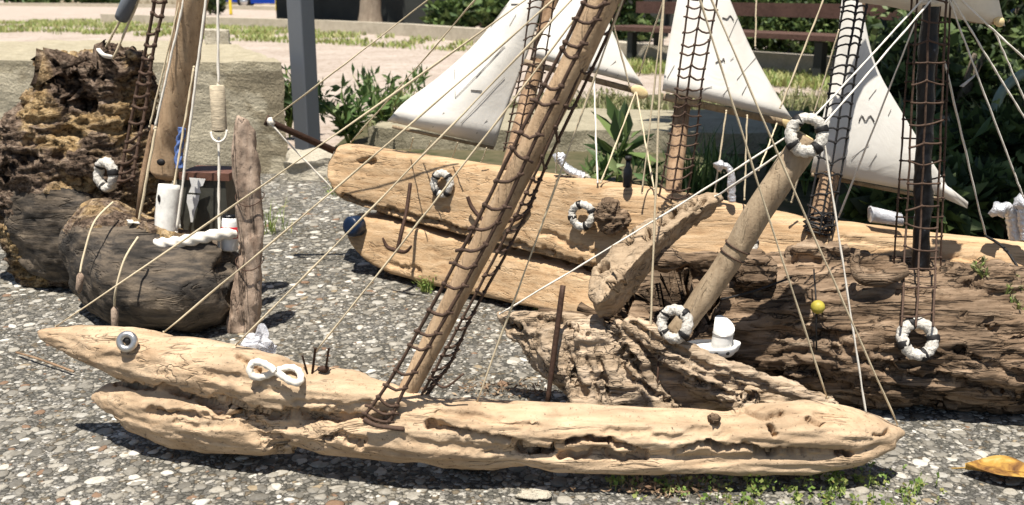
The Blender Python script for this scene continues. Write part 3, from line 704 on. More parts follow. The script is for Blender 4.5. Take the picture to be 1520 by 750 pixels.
# ================================================================== FRONT SHIP (pale log with an open mouth)
s1 = thing('driftwood_ship', W(700, 690, 1.517), 'pale tan crocodile shaped driftwood ship with open mouth, nearest on the pavement', 'model ship')
Y1 = lambda x: lerp(x, [52, 200, 350, 600, 1000, 1340], [1.677, 1.637, 1.577, 1.512, 1.502, 1.517])
m = MB()
lobe(m, [54, 70, 120, 200, 280, 350, 400, 450, 520, 600, 680], [489, 486, 485, 489, 500, 514, 528, 543, 551, 576, 596], [502, 511, 536, 566, 582, 598, 610, 616, 618, 620, 618], Y1, 1.0)
lobe(m, [138, 160, 200, 260, 330, 390, 440], [587, 575, 562, 566, 578, 592, 612], [591, 609, 638, 661, 673, 678, 673], Y1, .9)
lobe(m, [300, 400, 480, 560, 640, 720, 780, 800], [598, 592, 588, 586, 596, 612, 632, 652], [612, 650, 674, 684, 690, 694, 690, 675], Y1, .85)
lobe(m, [590, 700, 800, 900, 1000, 1080, 1130, 1200, 1260, 1310, 1338], [598, 594, 600, 606, 611, 615, 602, 598, 608, 624, 638], [640, 652, 662, 668, 672, 672, 668, 668, 668, 662, 646], Y1, 1.35)
lobe(m, [750, 820, 900, 1000, 1100, 1200, 1280, 1325], [662, 656, 658, 662, 664, 660, 652, 650], [682, 696, 699, 701, 703, 702, 688, 664], lambda x: Y1(x) - .016, 1.3)
for (px_, d_) in ((700, .055), (1120, .055), (360, .05)):
    q_ = W(px_, 685, Y1(px_) + d_); m.ell((q_.x, q_.y, .02), (.05, .02, .03), 14)
GR1 = [([(172, 568), (243, 575), (300, 591), (360, 604), (425, 618)], 6, .010), ([(300, 592), (340, 604), (375, 625), (410, 655), (430, 672)], 12, .009), ([(425, 612), (470, 618), (530, 622), (575, 618)], 9, .012),
       ([(635, 628), (700, 645), (760, 658), (800, 668)], 9, .012), ([(790, 674), (835, 658), (880, 651), (930, 662), (960, 676)], 6, .020), ([(1000, 669), (1040, 662), (1085, 664), (1140, 670), (1200, 669), (1262, 674)], 6, .020), ([(1040, 662), (1055, 655), (1070, 660)], 5, .014),
       ([(830, 675), (900, 672), (960, 680)], 7, .010), ([(1090, 610), (1130, 618), (1160, 612)], 6, .008), ([(1200, 622), (1220, 626)], 6, .010), ([(1142, 630), (1150, 645)], 6, .012), ([(480, 650), (495, 645)], 7, .010), ([(515, 655), (535, 660)], 8, .012), ([(230, 610), (260, 616), (290, 618)], 6, .008),
       ([(310, 555), (350, 560), (380, 572)], 14, .004), ([(440, 600), (500, 603), (550, 600)], 8, .004), ([(1320, 640), (1300, 648)], 6, .008), ([(355, 530), (370, 538), (385, 552)], 6, .008), ([(900, 640), (990, 648), (1080, 640)], 10, .003), ([(600, 650), (680, 665), (740, 668)], 10, .003), ([(650, 615), (720, 622), (800, 630)], 8, .004)]
GR1 = [(p, w * .8, d * 1.7) for p, w, d in GR1] + [([(325, 602), (350, 614), (385, 640), (420, 668)], 20, .014), ([(225, 609), (255, 614), (300, 622), (355, 628)], 8, .008), ([(262, 628), (300, 632), (350, 632)], 7, .007), ([(505, 645), (520, 655), (540, 656)], 8, .012)]
fuse('hull', m, .0029, M_pale, s1, [((4, 7, 13), .007, 'fbm'), ((14, 30, 40), .0018, 'fbm'), ((5, 34, 48), .0022, 'ridge'), ((10, 34, 50), .007, 'pit')], GR1)
top1 = W(950, -110, 1.427); b1 = W(600, 590, 1.522)
m = MB(); P = curve_pts([b1, W(700, 395, 1.507), W(820, 160, 1.467), top1], 40); r = [lerp(i, [0, 10, 39], [.0165, .0185, .022]) for i in range(40)]
m.tube(P, r, 20, wob=.10); m.build('mast', M_tan, s1)
cY = lambda y, d: lerp(y, [-110, 590], [1.427 - d, 1.522 - d])
def pl(pts, d): return [W(x, y, cY(y, d)) for x, y in pts]
ladder(s1, [pl([(541, 617), (580, 563), (641, 455), (702, 340), (768, 207), (832, 78), (876, -15), (905, -80)], .040), pl([(577, 628), (607, 566), (669, 458), (732, 343), (794, 210), (857, 80), (908, -15), (942, -80)], .043)], 26, .0029, sag=.006, ext=.008)
ladder(s1, [pl([(600, 636), (640, 560), (684, 478), (757, 338), (798, 250), (887, 50), (930, -45)], .012), pl([(640, 572), (668, 540), (700, 470), (778, 325), (808, 252), (906, 45), (950, -55)], -.015)], 27, .0024, sag=.005, ext=.006)
m = MB(); m.tube(curve_pts([W(540, 622, 1.467), W(560, 632, 1.464), W(600, 637, 1.467)], 10), .0042, 8, wob=.4); m.build('lashing', M_net, s1)
m = MB(); m.tube(curve_pts([W(640, 562, 1.497), W(660, 575, 1.487), W(688, 555, 1.477)], 12), .002, 7, wob=.3); m.build('lashing', M_net, s1)
for (px, py, dY, tx, ty) in [(83, 485, 0, 958, -128), (243, 493, 0, 935, -100), (350, 512, 0, 935, -92), (470, 521, .01, 938, -85), (706, 600, 0, 952, -80)]:
    rope(s1, W(px, py, Y1(px) + dY), W(tx, ty, 1.427), .0015, M_rope, .006)
rope(s1, W(1228, 590, 1.517), W(1002, -118, 1.427), .0015, M_rope, .004); rope(s1, W(1332, 630, 1.517), W(1005, -120, 1.427), .0015, M_rope, .004)
# metal eye
e = W(190, 506, 1.592); q = Vector((.0, -1, .35)).normalized()
m = MB(); pts = [e + Vector((0, -.004, 0)) + (q.orthogonal().normalized() * math.cos(a) + q.cross(q.orthogonal().normalized()) * math.sin(a)) * .0125 for a in np.linspace(0, 6.283, 25)[:-1]]
m.tube(pts, .0062, 10, close=True); ey = m.build('eye', M_steel, s1); m = MB(); m.ell(e + Vector((0, .0005, 0)), .0075, 12); m.build('pupil', M_black, ey)
# white cord bow
m = MB(); pts = []
for i in range(60):
    a = 2 * math.pi * i / 60; pts.append(W(409 + 38 * math.sin(a) + 3 * math.cos(a), 553 + 15 * math.sin(2 * a) * .75 + 6 * math.sin(a), 1.512 - .010 * math.cos(a) + .014 * math.sin(2 * a) * -.6))
m.tube(pts, .0058, 9, close=True, twist=(.15, 500, 3)); m.build('rope_bow', M_white, s1)
for (a, b, r) in [((463, 560), (468, 518), .0022), ((457, 558), (449, 529), .0018), ((484, 545), (488, 518), .0020)]:
    m = MB(); A, B = W(*a, 1.527), W(*b, 1.537); m.tube([A, B, B + (B - A).normalized() * .0015], [r, r, r * 1.9], 8); m.build('dark_pin', M_iron, s1)  # iron nails
m = MB(); m.ell(W(480, 548, 1.53), (.009, .006, .007), 10, jit=.7); m.build('knot_lump', M_iron, s1)
m = MB(); m.ell(W(1060, 623, 1.475), (.010, .010, .009), 10, jit=.8); m.build('knot_lump', M_dark, s1)

# ================================================================== ROTTEN LOG SHIP on the left
s0 = thing('stump_ship', G(230, 490), 'dark rotten stump ship with charred hull and thick pole mast', 'model ship')
Y0 = lambda x: lerp(x, [100, 250, 370], [2.47, 2.34, 2.33])
m = MB()
lobe(m, [104, 120, 150, 190, 240, 300, 340, 362], [330, 295, 292, 318, 345, 362, 375, 400], [385, 430, 462, 480, 484, 484, 474, 440], Y0, lambda x: lerp(x, [104, 140, 200, 300, 362], [.05, .13, .19, .19, .07]), 50, 40)
lobe(m, [150, 200, 260, 330], [300, 320, 345, 370], [410, 450, 460, 460], lambda x: Y0(x) - .05, .17, 30, 30)
def split0(c):
    px, py = project(c); nz = np.array([noise.noise(Vector(p) * 14) for p in c]); return np.where((py < 322 + px * .12 + nz * 22) & (c[:, 1] > 2.2), 1, 0)
fuse('hull', m, .0075, [M_char, M_stump], s0, [((4, 5, 6), .020, 'fbm'), ((34, 34, 12), .0022, 'ridge'), ((14, 22, 14), .010, 'pit')], [([(330, 400), (345, 440)], 14, .02)], split0)
m = MB(); c = W(74, 345, 2.58); axv = Vector((.10, 1, .05)); st = []
for dy, rr_ in ((-.02, .06), (-.008, .115), (.0, .134), (.03, .146), (.12, .152), (.24, .155), (.34, .14)): st.append((c + axv * dy, Vector((-.02, 0, rr_ * 1.05)), Vector((rr_, -.25 * rr_, .02))))
st2 = [tuple(p.lerp(q, k / 5) for p, q in zip(st[i_], st[i_ + 1])) for i_ in range(6) for k in range(5)] + [st[-1]]
m.loft(st2, 40, 2.2)
def split1(c):
    px, py = project(c); nz = np.array([noise.noise(Vector(p) * 16) for p in c]); return np.where((c[:, 1] + .25 * (c[:, 0] - c[:, 0].mean()) > 2.625 + .02 * nz) | (py < 286 + 10 * nz), 1, 0)
fuse('side_lobe', m, .006, [M_char, M_stump], s0, [((6, 6, 7), .016, 'fbm'), ((30, 30, 18), .003, 'ridge'), ((12, 20, 14), .010, 'pit')], [], split1)
m = MB(); st = []
for (y, xl, xr, d) in [(420, 60, 240, .14), (340, 20, 250, .19), (290, -12, 252, .20), (250, -14, 246, .20), (215, -2, 240, .20), (195, 8, 236, .19), (170, 38, 232, .18), (140, 60, 228, .17), (110, 74, 224, .165), (92, 80, 222, .15), (84, 90, 218, .12)]:
    A, B = W(xl, y, 2.78), W(xr, y, 2.78); st.append(((A + B) / 2, (A - B) / 2, Vector((0, d, 0))))
m.loft(st, 44, 2.4)
for (x, y, r, dy) in [(30, 190, 22, -.12), (22, 235, 30, -.1), (60, 150, 18, -.1), (95, 95, 20, -.08), (200, 95, 22, -.1), (50, 250, 34, -.14), (120, 240, 30, -.16), (165, 88, 18, -.11)]:
    m.ell(W(x, y, 2.78 + dy), [r * pxm(2.7)] * 3, 14)
fuse('stump', m, .0056, M_stump, s0, [((5, 5, 5), .040, 'fbm'), ((9, 9, 30), .014, 'ridge'), ((22, 22, 75), .008, 'ridge'), ((70, 70, 90), .004, 'fbm'), ((9, 9, 9), .045, 'pit')],
     [([(82, 105), (100, 125), (125, 150)], 20, .06), ([(125, 108), (150, 112), (190, 105)], 12, .03), ([(130, 108), (160, 100)], 10, .03), ([(10, 265), (12, 245)], 10, .05), ([(195, 190), (215, 170)], 14, .05), ([(100, 150), (125, 160)], 10, .03), ([(30, 235), (60, 240)], 8, .03)])
b0 = W(247, 262, 2.50); t0 = W(296, -60, 2.40)
m = MB(); P = curve_pts([b0, W(252, 215, 2.49), W(268, 120, 2.46), t0], 40)
m.tube(P, [lerp(i, [0, 3, 8, 39], [.030, .040, .038, .036]) for i in range(40)], 20, wob=.14); mm = m.build('mast', M_tan, s0)
m = MB(); m.ell(W(239, 241, 2.445), (.011, .006, .009), 10); m.build('knot_hole', M_black, mm)
# the iron rod, white bark cylinder, cabin, rope, can
m = MB(); m.tube([W(203, 332, 2.36), W(212, 262, 2.38), W(226, 196, 2.40), W(227, 186, 2.40)], [.006, .0065, .0065, .006], 10, wob=.2); m.build('iron_bar', M_bark, s0)
A, B = W(246, 352, 2.34), W(251, 274, 2.36)
m = MB(); m.tube([A.lerp(B, t) for t in np.linspace(0, 1, 12)] , [.0265, .028, .0275, .0275, .028, .0275, .0272, .0275, .028, .0275, .027, .0255], 22, wob=.06); cy = m.build('white_drum', M_birch, s0)
m = MB(); m.ell(W(236, 295, 2.328), (.004, .003, .010), 10); m.build('knot_hole', M_black, cy)
cb = W(314, 345, 2.52); ct = W(314, 262, 2.52); sc_m = pxm(2.5)
m = MB(); m.box((cb + ct) / 2, (74 * sc_m, .10, (ct - cb).length), Matrix.Rotation(R(-8), 3, 'Z')); cab = m.build('cabin', M_cabin, s0, False)
m = MB(); m.box(W(316, 257, 2.515), (76 * sc_m, .106, 11 * sc_m), Matrix.Rotation(R(-8), 3, 'Z')); m.build('roof', M_brown, cab, False)
def flat(pts, Y, mat, name, root, th=.0016):
    m = MB(); f = [W(x, y, Y) for x, y in pts]; bk = [p + Vector((0, th, 0)) for p in f]; n = len(f); n0 = 0
    m.v = [tuple(p) for p in f + bk]; m.f = [tuple(range(n)), tuple(range(2 * n - 1, n - 1, -1))] + [(i, i + n, (i + 1) % n + n, (i + 1) % n) for i in range(n)]; m.mi = [0] * len(m.f)
    return m.build(name, mat, root, False)
for pts in ([(281, 264), (305, 266), (301, 276), (296, 278), (298, 287), (280, 286), (284, 276)], [(278, 289), (296, 290), (295, 298), (290, 312), (286, 330), (283, 330), (281, 315), (277, 300)]):
    flat(pts, 2.452, M_paint, 'white_sticker', cab)
m = MB(); pts = curve_pts([W(232, 362, 2.28), W(252, 361, 2.27), W(285, 356, 2.27), (W(320, 349, 2.29)), W(350, 347, 2.32)], 60); m.tube(pts, [.010] + [.0135] * 58 + [.010], 14, twist=(.16, 210, 3)); m.build('thick_rope', M_white, s0)
A, B = W(341, 372, 2.32), W(341, 318, 2.33)
m = MB(); m.tube([A, A.lerp(B, .05), A.lerp(B, .78), A.lerp(B, .9)], [.018, .0205, .0205, .017], 18); can = m.build('tin_can', M_paint, s0)
m = MB(); m.tube([A.lerp(B, .35), A.lerp(B, .66)], .0209, 18); m.build('red_band', M_red, can)
m = MB(); m.tube([A.lerp(B, .86), A.lerp(B, .98)], [.0175, .016], 16); m.build('can_lid', M_tape, can)
# upright post at the stern
m = MB(); st = []
for (x, y, w_) in [(353, 170, 8), (357, 178, 22), (362, 196, 31), (364, 235, 32), (369, 300, 36), (371, 380, 38), (366, 450, 41), (357, 505, 44)]:
    c = W(x, y, 2.27); st.append((c, Vector((w_ / 2 * pxm(2.27), 0, 0)), Vector((w_ * .06 * pxm(2.27), w_ / 2 * .5 * pxm(2.27), 0))))
st2 = []
for i in range(len(st) - 1):
    for k in range(8): st2.append(tuple(a.lerp(b, k / 8) for a, b in zip(st[i], st[i + 1])))
st2.append(st[-1]); m.loft(st2, 24, 3.2)
sp_ = fuse('stern_post', m, .0042, M_post, s0, [((16, 16, 9), .009, 'fbm'), ((60, 60, 16), .0025, 'fbm'), ((40, 40, 26), .005, 'pit')])
for y in (293, 388):
    c = W(371, y, 2.27); m = MB(); pts = [c + Vector((.0335 * math.cos(a), .027 * math.sin(a), .012 * math.sin(a * 1.0) + .004 * math.cos(2 * a))) for a in np.linspace(0, 6.283, 33)[:-1]]; m.tube(pts, .0013, 6, close=True); m.build('wire_band', M_iron, sp_)
# rigging of the stump ship
rope(s0, W(262, 345, 2.32), W(312, -50, 2.36), .0032, M_white, 0); 
rope(s0, W(325, 382, 2.30), W(325, 206, 2.34), .0030, M_white, 0); rope(s0, W(324, 126, 2.36), W(323, -50, 2.38), .0030, M_white, 0)
A, B = W(326, 195, 2.345), W(322, 127, 2.36)
m = MB(); m.tube([A, A.lerp(B, .03), A.lerp(B, .5), A.lerp(B, .97), B], [.0175, .0185, .018, .018, .016], 18, wob=.05); fl = m.build('cork_float', plain('cork', (.50, .42, .30), .85, 0, .4, 130, .002, .2, (.4, .4, 1.6)), s0)
m = MB(); m.tube([A - Vector((0, .002, .0005)), A + Vector((0, -.002, .001))], .0125, 14); m.build('bore_hole', M_black, fl)
m = MB(); m.tube(curve_pts([W(313, 196, 2.33), W(316, 206, 2.325), W(325, 211, 2.32), W(334, 205, 2.325), W(337, 193, 2.33)], 20), .0028, 8); m.build('rope_loop', M_white, fl)
rope(s0, W(222, 188, 2.395), W(277, -40, 2.40), .0022, M_rope, 0); rope(s0, W(206, 330, 2.345), W(231, 190, 2.37), .0030, M_rope, 0); rope(s0, W(230, 191, 2.385), W(282, -40, 2.39), .0028, M_white, 0)
m = MB(); A, B = W(180, 28, 2.62), W(206, -34, 2.58); m.tube([A, A.lerp(B, .1), B], [.017, .018, .018], 14); fb = m.build('float_tube', M_gpost, s0)
rope(s0, W(153, 78, 2.66), W(180, 28, 2.62), .003, M_rope, 0); rope(s0, W(168, 88, 2.64), W(212, -14, 2.60), .003, M_rope, 0)
m = MB(); m.tube(curve_pts([W(146, 74, 2.64), W(154, 82, 2.62), W(166, 85, 2.63)], 10), .0065, 9, wob=.3); m.build('cleat_knot', M_white, s0)
ladder(s0, [[W(233, -40, 2.50), W(229, 5, 2.50), W(214, 85, 2.52), W(200, 150, 2.53), W(186, 225, 2.52), W(176, 275, 2.5)], [W(252, -40, 2.50), W(244, 5, 2.50), W(226, 85, 2.50), W(218, 150, 2.50), W(205, 215, 2.48), W(196, 270, 2.46)]], 18, .0042, sag=.004, ext=.006)
m = MB(); m.tube(curve_pts([W(271, 190, 2.40), W(265, 225, 2.40), W(266, 250, 2.39)], 40), .0085, 12, twist=(.3, 240, 3)); m.build('blue_cord', plain('blue_cord', (.10, .16, .36), .8, 0, .6, 120), s0)
rope(s0, W(258, 278, 2.36), W(288, 100, 2.40), .0026, M_rope, 0)
for ctrl, tip in (([(168, 300), (140, 330), (124, 380), (119, 405)], (117, 430)), ([(205, 352), (185, 385), (172, 430), (170, 455)], (170, 488))):
    Yd = 2.205 if ctrl[0][0] < 180 else 2.125
    dd = [.12, .06, .02, 0] if ctrl[0][0] < 180 else [.04, .0, -.02, 0.0]
    m = MB(); pts = curve_pts([W(x, y, Yd + d) for (x, y), d in zip(ctrl, dd)], 20); m.tube(pts, .0025, 7); fo = m.build('fender_cord', M_rope, s0)
    m = MB(); m.tube([pts[-1], pts[-1] + Vector((0, 0, -.008)), W(*tip, Yd), W(tip[0], tip[1] + 6, Yd)], [.003, .0085, .0075, .002], 10); m.build('fender', M_post, fo)
m = MB(); m.ell(W(197, 330, 2.33), (.018, .012, .006), 10, jit=1.2); m.build('frayed_cord', M_white, s0)

# ================================================================== PLANK SHIP
s2 = thing('plank_ship', G(760, 440), 'long plank hulled ship with three masts and pale sails behind the others', 'model ship')
Y2 = lambda x: lerp(x, [490, 600, 700, 860, 1000, 1200, 1540], [2.92, 2.76, 2.61, 2.385, 2.32, 2.25, 2.14])
m = MB()
lobe(m, [490, 496, 510, 540, 600, 700, 800, 860, 1000, 1100, 1200, 1300, 1400, 1545], [240, 222, 215, 216, 226, 240, 255, 264, 285, 305, 325, 338, 350, 364], [262, 281, 294, 306, 324, 348, 373, 390, 412, 415, 412, 410, 425, 445], Y2, lambda x: .042, 90, 44, 6.0, lean=.028)
lobe(m, [516, 522, 530, 545, 580, 640, 700, 780, 860, 920, 1000, 1100], [332, 324, 319, 317, 323, 340, 357, 379, 397, 406, 418, 432], [342, 356, 368, 383, 402, 418, 432, 450, 466, 474, 484, 490], lambda x: Y2(x) - .034, lambda x: .045, 80, 44, 6.0, lean=.024)
lobe(m, [560, 640, 860, 1000, 1100], [300, 316, 370, 400, 415], [395, 412, 455, 475, 480], lambda x: Y2(x) + .045, lambda x: .02, 30, 24, 4.0)
GR2 = [([(510, 296), (560, 309), (650, 332), (760, 361), (880, 396)], 5, .022), ([(536, 238), (552, 240)], 8, .02), ([(800, 345), (850, 362), (885, 375)], 4, .008), ([(1380, 375), (1500, 392)], 4, .005), ([(1250, 352), (1340, 372)], 4, .005), ([(580, 394), (620, 400)], 5, .008), ([(655, 310), (665, 313)], 5, .01)]
fuse('hull', m, .0052, M_plank, s2, [((2.5, 2.5, 14), .0035, 'fbm'), ((5, 5, 120), .0011, 'ridge'), ((14, 14, 70), .002, 'pit')], GR2)
e = W(525, 336, 2.76); m = MB(); ax = Vector((-.55, -.8, .1)).normalized(); m.tube([e + ax * -.02, e + ax * .012, e + ax * .017, e + ax * .019], [.030, .030, .027, .018], 20); m.build('nose_cap', M_blue, s2)
m = MB(); A, B = W(398, 180, 2.86), W(496, 224, 2.90); m.tube([A - (B - A).normalized() * .008, A, A + (B - A).normalized() * .01, B], [.016, .017, .0095, .011], 10, wob=.15); m.build('bowsprit', M_iron, s2)
m = MB(); m.ell(W(402, 181, 2.835), (.012, .009, .012), 10, jit=.4); m.build('cord_knot', M_white, s2)
# masts
def mast(root, pts, r0, r1, mat, n=30, name='mast'):
    m = MB(); P = curve_pts(pts, n); m.tube(P, [lerp(i, [0, n - 1], [r0, r1]) for i in range(n)], 16, wob=.12); return m.build(name, mat, root)
mast(s2, [W(756, 258, 2.55), W(796, 95, 2.86), W(832, -50, 3.0)], .024, .020, M_bark)
mast(s2, [W(998, 292, 2.34), W(1014, 160, 2.52), W(1048, -50, 2.66)], .021, .018, M_bark)
mc = mast(s2, [W(1213, 350, 2.22), W(1236, 230, 2.36), W(1262, 60, 2.42), W(1280, -60, 2.42)], .024, .020, M_bark)
def sail(root, left, right, Y, bulge, curl=.03, marks=(), gulls=(), nr=34, nc=30, tilt=0.):
    """cloth between two edges, bellied towards the viewer, its foot rolled under"""
    L = curve_pts([Vector((x, y, 0)) for x, y in left], nr); Rr = curve_pts([Vector((x, y, 0)) for x, y in right], nr)
    ymid = Y
    def at(u, v):
        i = v * (nr - 1); k = min(int(i), nr - 2); f = i - k; a = L[k].lerp(L[k + 1], f); b = Rr[k].lerp(Rr[k + 1], f); p = a.lerp(b, u)
        Yp = ymid + tilt * (1 - v) - bulge * math.sin(math.pi * min(1, max(0, u))) * (.35 + .65 * v) + curl * max(0, (v - .86) / .14) ** 2 + .006 * math.sin(u * 5 + v * 3)
        return W(p.x, p.y, Yp)
    tilt = tilt or .13
    m = MB(); m.quad_grid([[at(j / (nc - 1), i / (nr - 1)) for j in range(nc)] for i in range(nr)]); s = m.build('sail', M_cloth, root)
    sd = s.modifiers.new('thick', 'SOLIDIFY'); sd.thickness = .0018; sd.offset = 1
    # pencil dashes and gulls drawn on the cloth
    def uv(px, py):
        best = None
        for i in range(0, 41):
            for j in range(0, 41):
                q = at(j / 40, i / 40); v = np.array([[q.x, q.y, q.z]]); x, y = project(v); d = (x[0] - px) ** 2 + (y[0] - py) ** 2
                if best is None or d < best[0]: best = (d, j / 40, i / 40)
        return best[1:]
    def stroke(pts, w, name):
        m = MB(); rows = []
        P = curve_pts([at(*uv(*p)) for p in pts], 10) if len(pts) > 2 else [at(*uv(*pts[0])).lerp(at(*uv(*pts[1])), k / 5) for k in range(6)]
        m.tube([p + Vector((0, -.0022, .0006)) for p in P], w, 5); m.build(name, M_ink, s)
    for a, b in marks: stroke([a, b], .0007, 'dash')
    for (x, y, k) in gulls: stroke([(x - k, y + k * .2), (x - k * .5, y - k * .18), (x, y + k * .08), (x + k * .5, y - k * .18), (x + k, y + k * .35)], .0015, 'gull_mark')
    return s
sail(s2, [(772, -30), (757, 0), (705, 65), (650, 115), (600, 152), (575, 180)], [(812, -30), (806, 0), (790, 60), (770, 115), (748, 175), (735, 218)], 2.74, .028, .05,
     [((747, 8), (728, 35)), ((766, 20), (757, 38)), ((748, 68), (706, 115)), ((676, 105), (675, 145)), ((750, 66), (676, 145)), ((660, 168), (642, 188)), ((748, 118), (683, 185)), ((722, 180), (705, 200))], [(707, 134, 9), (765, 8, 6)])
sail(s2, [(842, -30), (830, 0), (808, 45), (790, 85)], [(890, -30), (900, 20), (920, 70), (955, 128)], 2.70, .018, .03, [((914, 92), (900, 106)), ((918, 112), (914, 122))], [])
sail(s2, [(1012, -30), (1005, 0), (992, 70), (983, 135)], [(1072, -30), (1084, 0), (1115, 72), (1150, 135), (1178, 180)], 2.44, .03, .035,
     [((1100, 28), (1080, 58)), ((1128, 85), (1096, 118)), ((1056, 130), (1042, 134)), ((1108, 130), (1100, 142)), ((1000, 95), (992, 115)), ((1080, 130), (1072, 142)), ((1090, 84), (1085, 92))], [(1080, 27, 8), (1070, 90, 7)])
sail(s2, [(1256, -30), (1249, 5), (1238, 100), (1222, 170), (1203, 256)], [(1276, -30), (1283, 25), (1301, 98), (1342, 172), (1418, 295)], 2.30, .02, .035,
     [((1290, 212), (1265, 230)), ((1302, 232), (1288, 250)), ((1300, 130), (1290, 145)), ((1322, 165), (1318, 174))], [(1285, 177, 11)])
D_SUN = Vector((.08, .30, -1))
sh = [(1286, 50), (1305, 96), (1282, 132), (1262, 175), (1244, 222), (1228, 200), (1240, 150), (1262, 100)]  # outline of the shadow band wanted on the third mast's sail
panel_pts = [W(x, y, 2.293 + (220 - y) * .00046) - D_SUN * .36 for x, y in sh]
m = MB(); m.v = [tuple(p) for p in panel_pts]; m.f = [tuple(range(8))]; m.mi = [0]; o = m.build('shade_panel', M_paint, s2, False); md = o.modifiers.new('thick', 'SOLIDIFY'); md.thickness = .0018  # added panel out of view, shaped to cast that band
def boom(root, a, b, Y, r, tip=True, re=.0155):
    m = MB(); A, B = W(*a, Y), W(*b, Y + .01); m.tube([A, A.lerp(B, .5), B], r, 14); bm_ = m.build('boom', M_pole, root)
    if tip:
        d = (B - A).normalized(); m = MB(); n0 = Vector((.35, -.85, .05)).normalized()
        m.ell(B + d * re * 1.1 + Vector((0, -.008, 0)), (re * 1.7, re * .4, re * 1.05), 16, rot=Matrix.Rotation(R(28), 3, 'Y')); m.build('cut_end', M_cutend, bm_)
    return bm_
boom(s2, (778, 92), (940, 134), 2.75, .0085); boom(s2, (985, 144), (1164, 182), 2.50, .009); boom(s2, (1205, 259), (1400, 297), 2.355, .005, False); boom(s2, (582, 188), (733, 220), 2.80, .005, False)
m = MB(); m.quad_grid([[W(1385, 262, 2.33), W(1412, 280, 2.32), W(1437, 300, 2.31)], [W(1380, 285, 2.335), W(1408, 297, 2.325), W(1436, 309, 2.315)]]); so = m.build('sail_corner', M_cloth, s2); md = so.modifiers.new('thick', 'SOLIDIFY'); md.thickness = .003
# ladders of the plank ship
ladder(s2, [[W(788, -40, 2.45), W(787, 0, 2.45), W(775, 95, 2.46), W(762, 160, 2.47), W(748, 225, 2.49)], [W(808, -40, 2.43), W(806, 0, 2.43), W(792, 95, 2.44), W(779, 160, 2.45), W(764, 232, 2.47)], [W(826, -40, 2.45), W(822, 0, 2.45), W(808, 95, 2.46), W(796, 160, 2.47), W(782, 235, 2.49)]], 21, .0022, sag=-.004, ext=.006)
ladder(s2, [[W(1026, -40, 2.245), W(1022, 0, 2.245), W(1008, 110, 2.25), W(996, 200, 2.27), W(978, 292, 2.29)], [W(1045, -40, 2.23), W(1042, 0, 2.23), W(1024, 110, 2.235), W(1012, 200, 2.26), W(996, 300, 2.27)], [W(1068, -40, 2.245), W(1064, 0, 2.245), W(1044, 110, 2.25), W(1034, 200, 2.27), W(1020, 292, 2.29)]], 26, .0023, sag=.005, ext=.006)
ladder(s2, [[W(1258, -30, 2.26), W(1250, 20, 2.25), W(1236, 100, 2.245), W(1222, 200, 2.22), W(1196, 340, 2.17)], [W(1278, -30, 2.24), W(1270, 20, 2.23), W(1256, 100, 2.225), W(1242, 200, 2.20), W(1216, 350, 2.15)], [W(1296, -30, 2.27), W(1284, 20, 2.26), W(1270, 100, 2.255), W(1258, 200, 2.23), W(1234, 345, 2.17)]], 25, .0026, M_black, sag=-.004, ext=.006)
m = MB()
for k in range(4): 
    c = W(1214, 322 + 7 * k, 2.2); m.tube([c + Vector((.031 * math.cos(a), .031 * math.sin(a), .004 * math.sin(2 * a))) for a in np.linspace(0, 6.283, 21)[:-1]], .003, 6, close=True, wob=.4)
m.build('lashing', M_black, s2)
RP = [((400, 180, 2.84), (650, -12, 2.5), .002), ((400, 182, 2.83), (500, 287, 2.86), .0025), ((521, 211, 2.87), (717, -14, 2.5), .002), ((882, 116, 2.5), (887, 271, 2.36), .0022), ((943, 138, 2.5), (892, 271, 2.36), .002), ((945, 138, 2.5), (971, 281, 2.32), .002),
      ((990, -40, 2.3), (953, 287, 2.3), .002), ((1078, 165, 2.3), (1060, 292, 2.28), .002), ((1109, 172, 2.3), (1105, 296, 2.27), .002), ((828, 205, 2.4), (825, 256, 2.42), .002), ((1153, 184, 2.3), (1126, 253, 2.2), .0018), ((1192, 235, 2.2), (1175, 300, 2.22), .002),
      ((899, -10, 2.46), (934, 126, 2.49), .002), ((988, -10, 2.4), (948, 112, 2.49), .0018), ((1230, -20, 2.3), (1158, 160, 2.28), .002), ((1245, 45, 2.2), (1208, 168, 2.22), .0016), ((1123, -20, 2.3), (1121, 68, 2.29), .002), ((613, 205, 2.55), (608, 224, 2.72), .0014), ((640, 210, 2.55), (627, 229, 2.69), .0014), ((679, 212, 2.55), (671, 234, 2.63), .0014), ((722, 220, 2.55), (714, 241, 2.57), .0014)]
for a, b, r in RP: rope(s2, W(*a), W(*b), r, M_rope if r < .0022 else M_white, .002)
# anchors hung on the plank hull
def anchor(pts, arms, label, extra=None):
    c = W(*pts[0]); t = thing('anchor', c, label, 'anchor'); m = MB(); m.tube(curve_pts([W(*p) for p in pts], 20), .0052, 8, wob=.25); m.build('shank', M_iron, t)
    m = MB(); P = curve_pts([W(*p) for p in arms], 24); m.tube(P, [.0026 + .0036 * math.sin(math.pi * i / 23) for i in range(24)], 8, wob=.2); m.build('arms', M_iron, t)
anchor([(609, 272, 2.64), (604, 310, 2.61), (596, 345, 2.575), (590, 370, 2.565)], [(568, 353, 2.57), (575, 367, 2.565), (589, 372, 2.555), (602, 374, 2.535), (611, 365, 2.525)], 'rusty iron anchor with two curved arms on the plank bow below a life ring')
anchor([(694, 292, 2.54), (702, 310, 2.53), (722, 330, 2.50), (742, 330, 2.48)], [(738, 340, 2.47), (748, 330, 2.47), (765, 326, 2.455), (780, 318, 2.445), (787, 312, 2.44)], 'rusty hooked iron anchor half hidden behind the ladder of the nearest mast')
life_ring(W(656, 273, 2.62), 20 * pxm(2.62), (-.5, -.85, .1), 'oval rope life ring with dark bands above the anchor on the plank bow', .8)
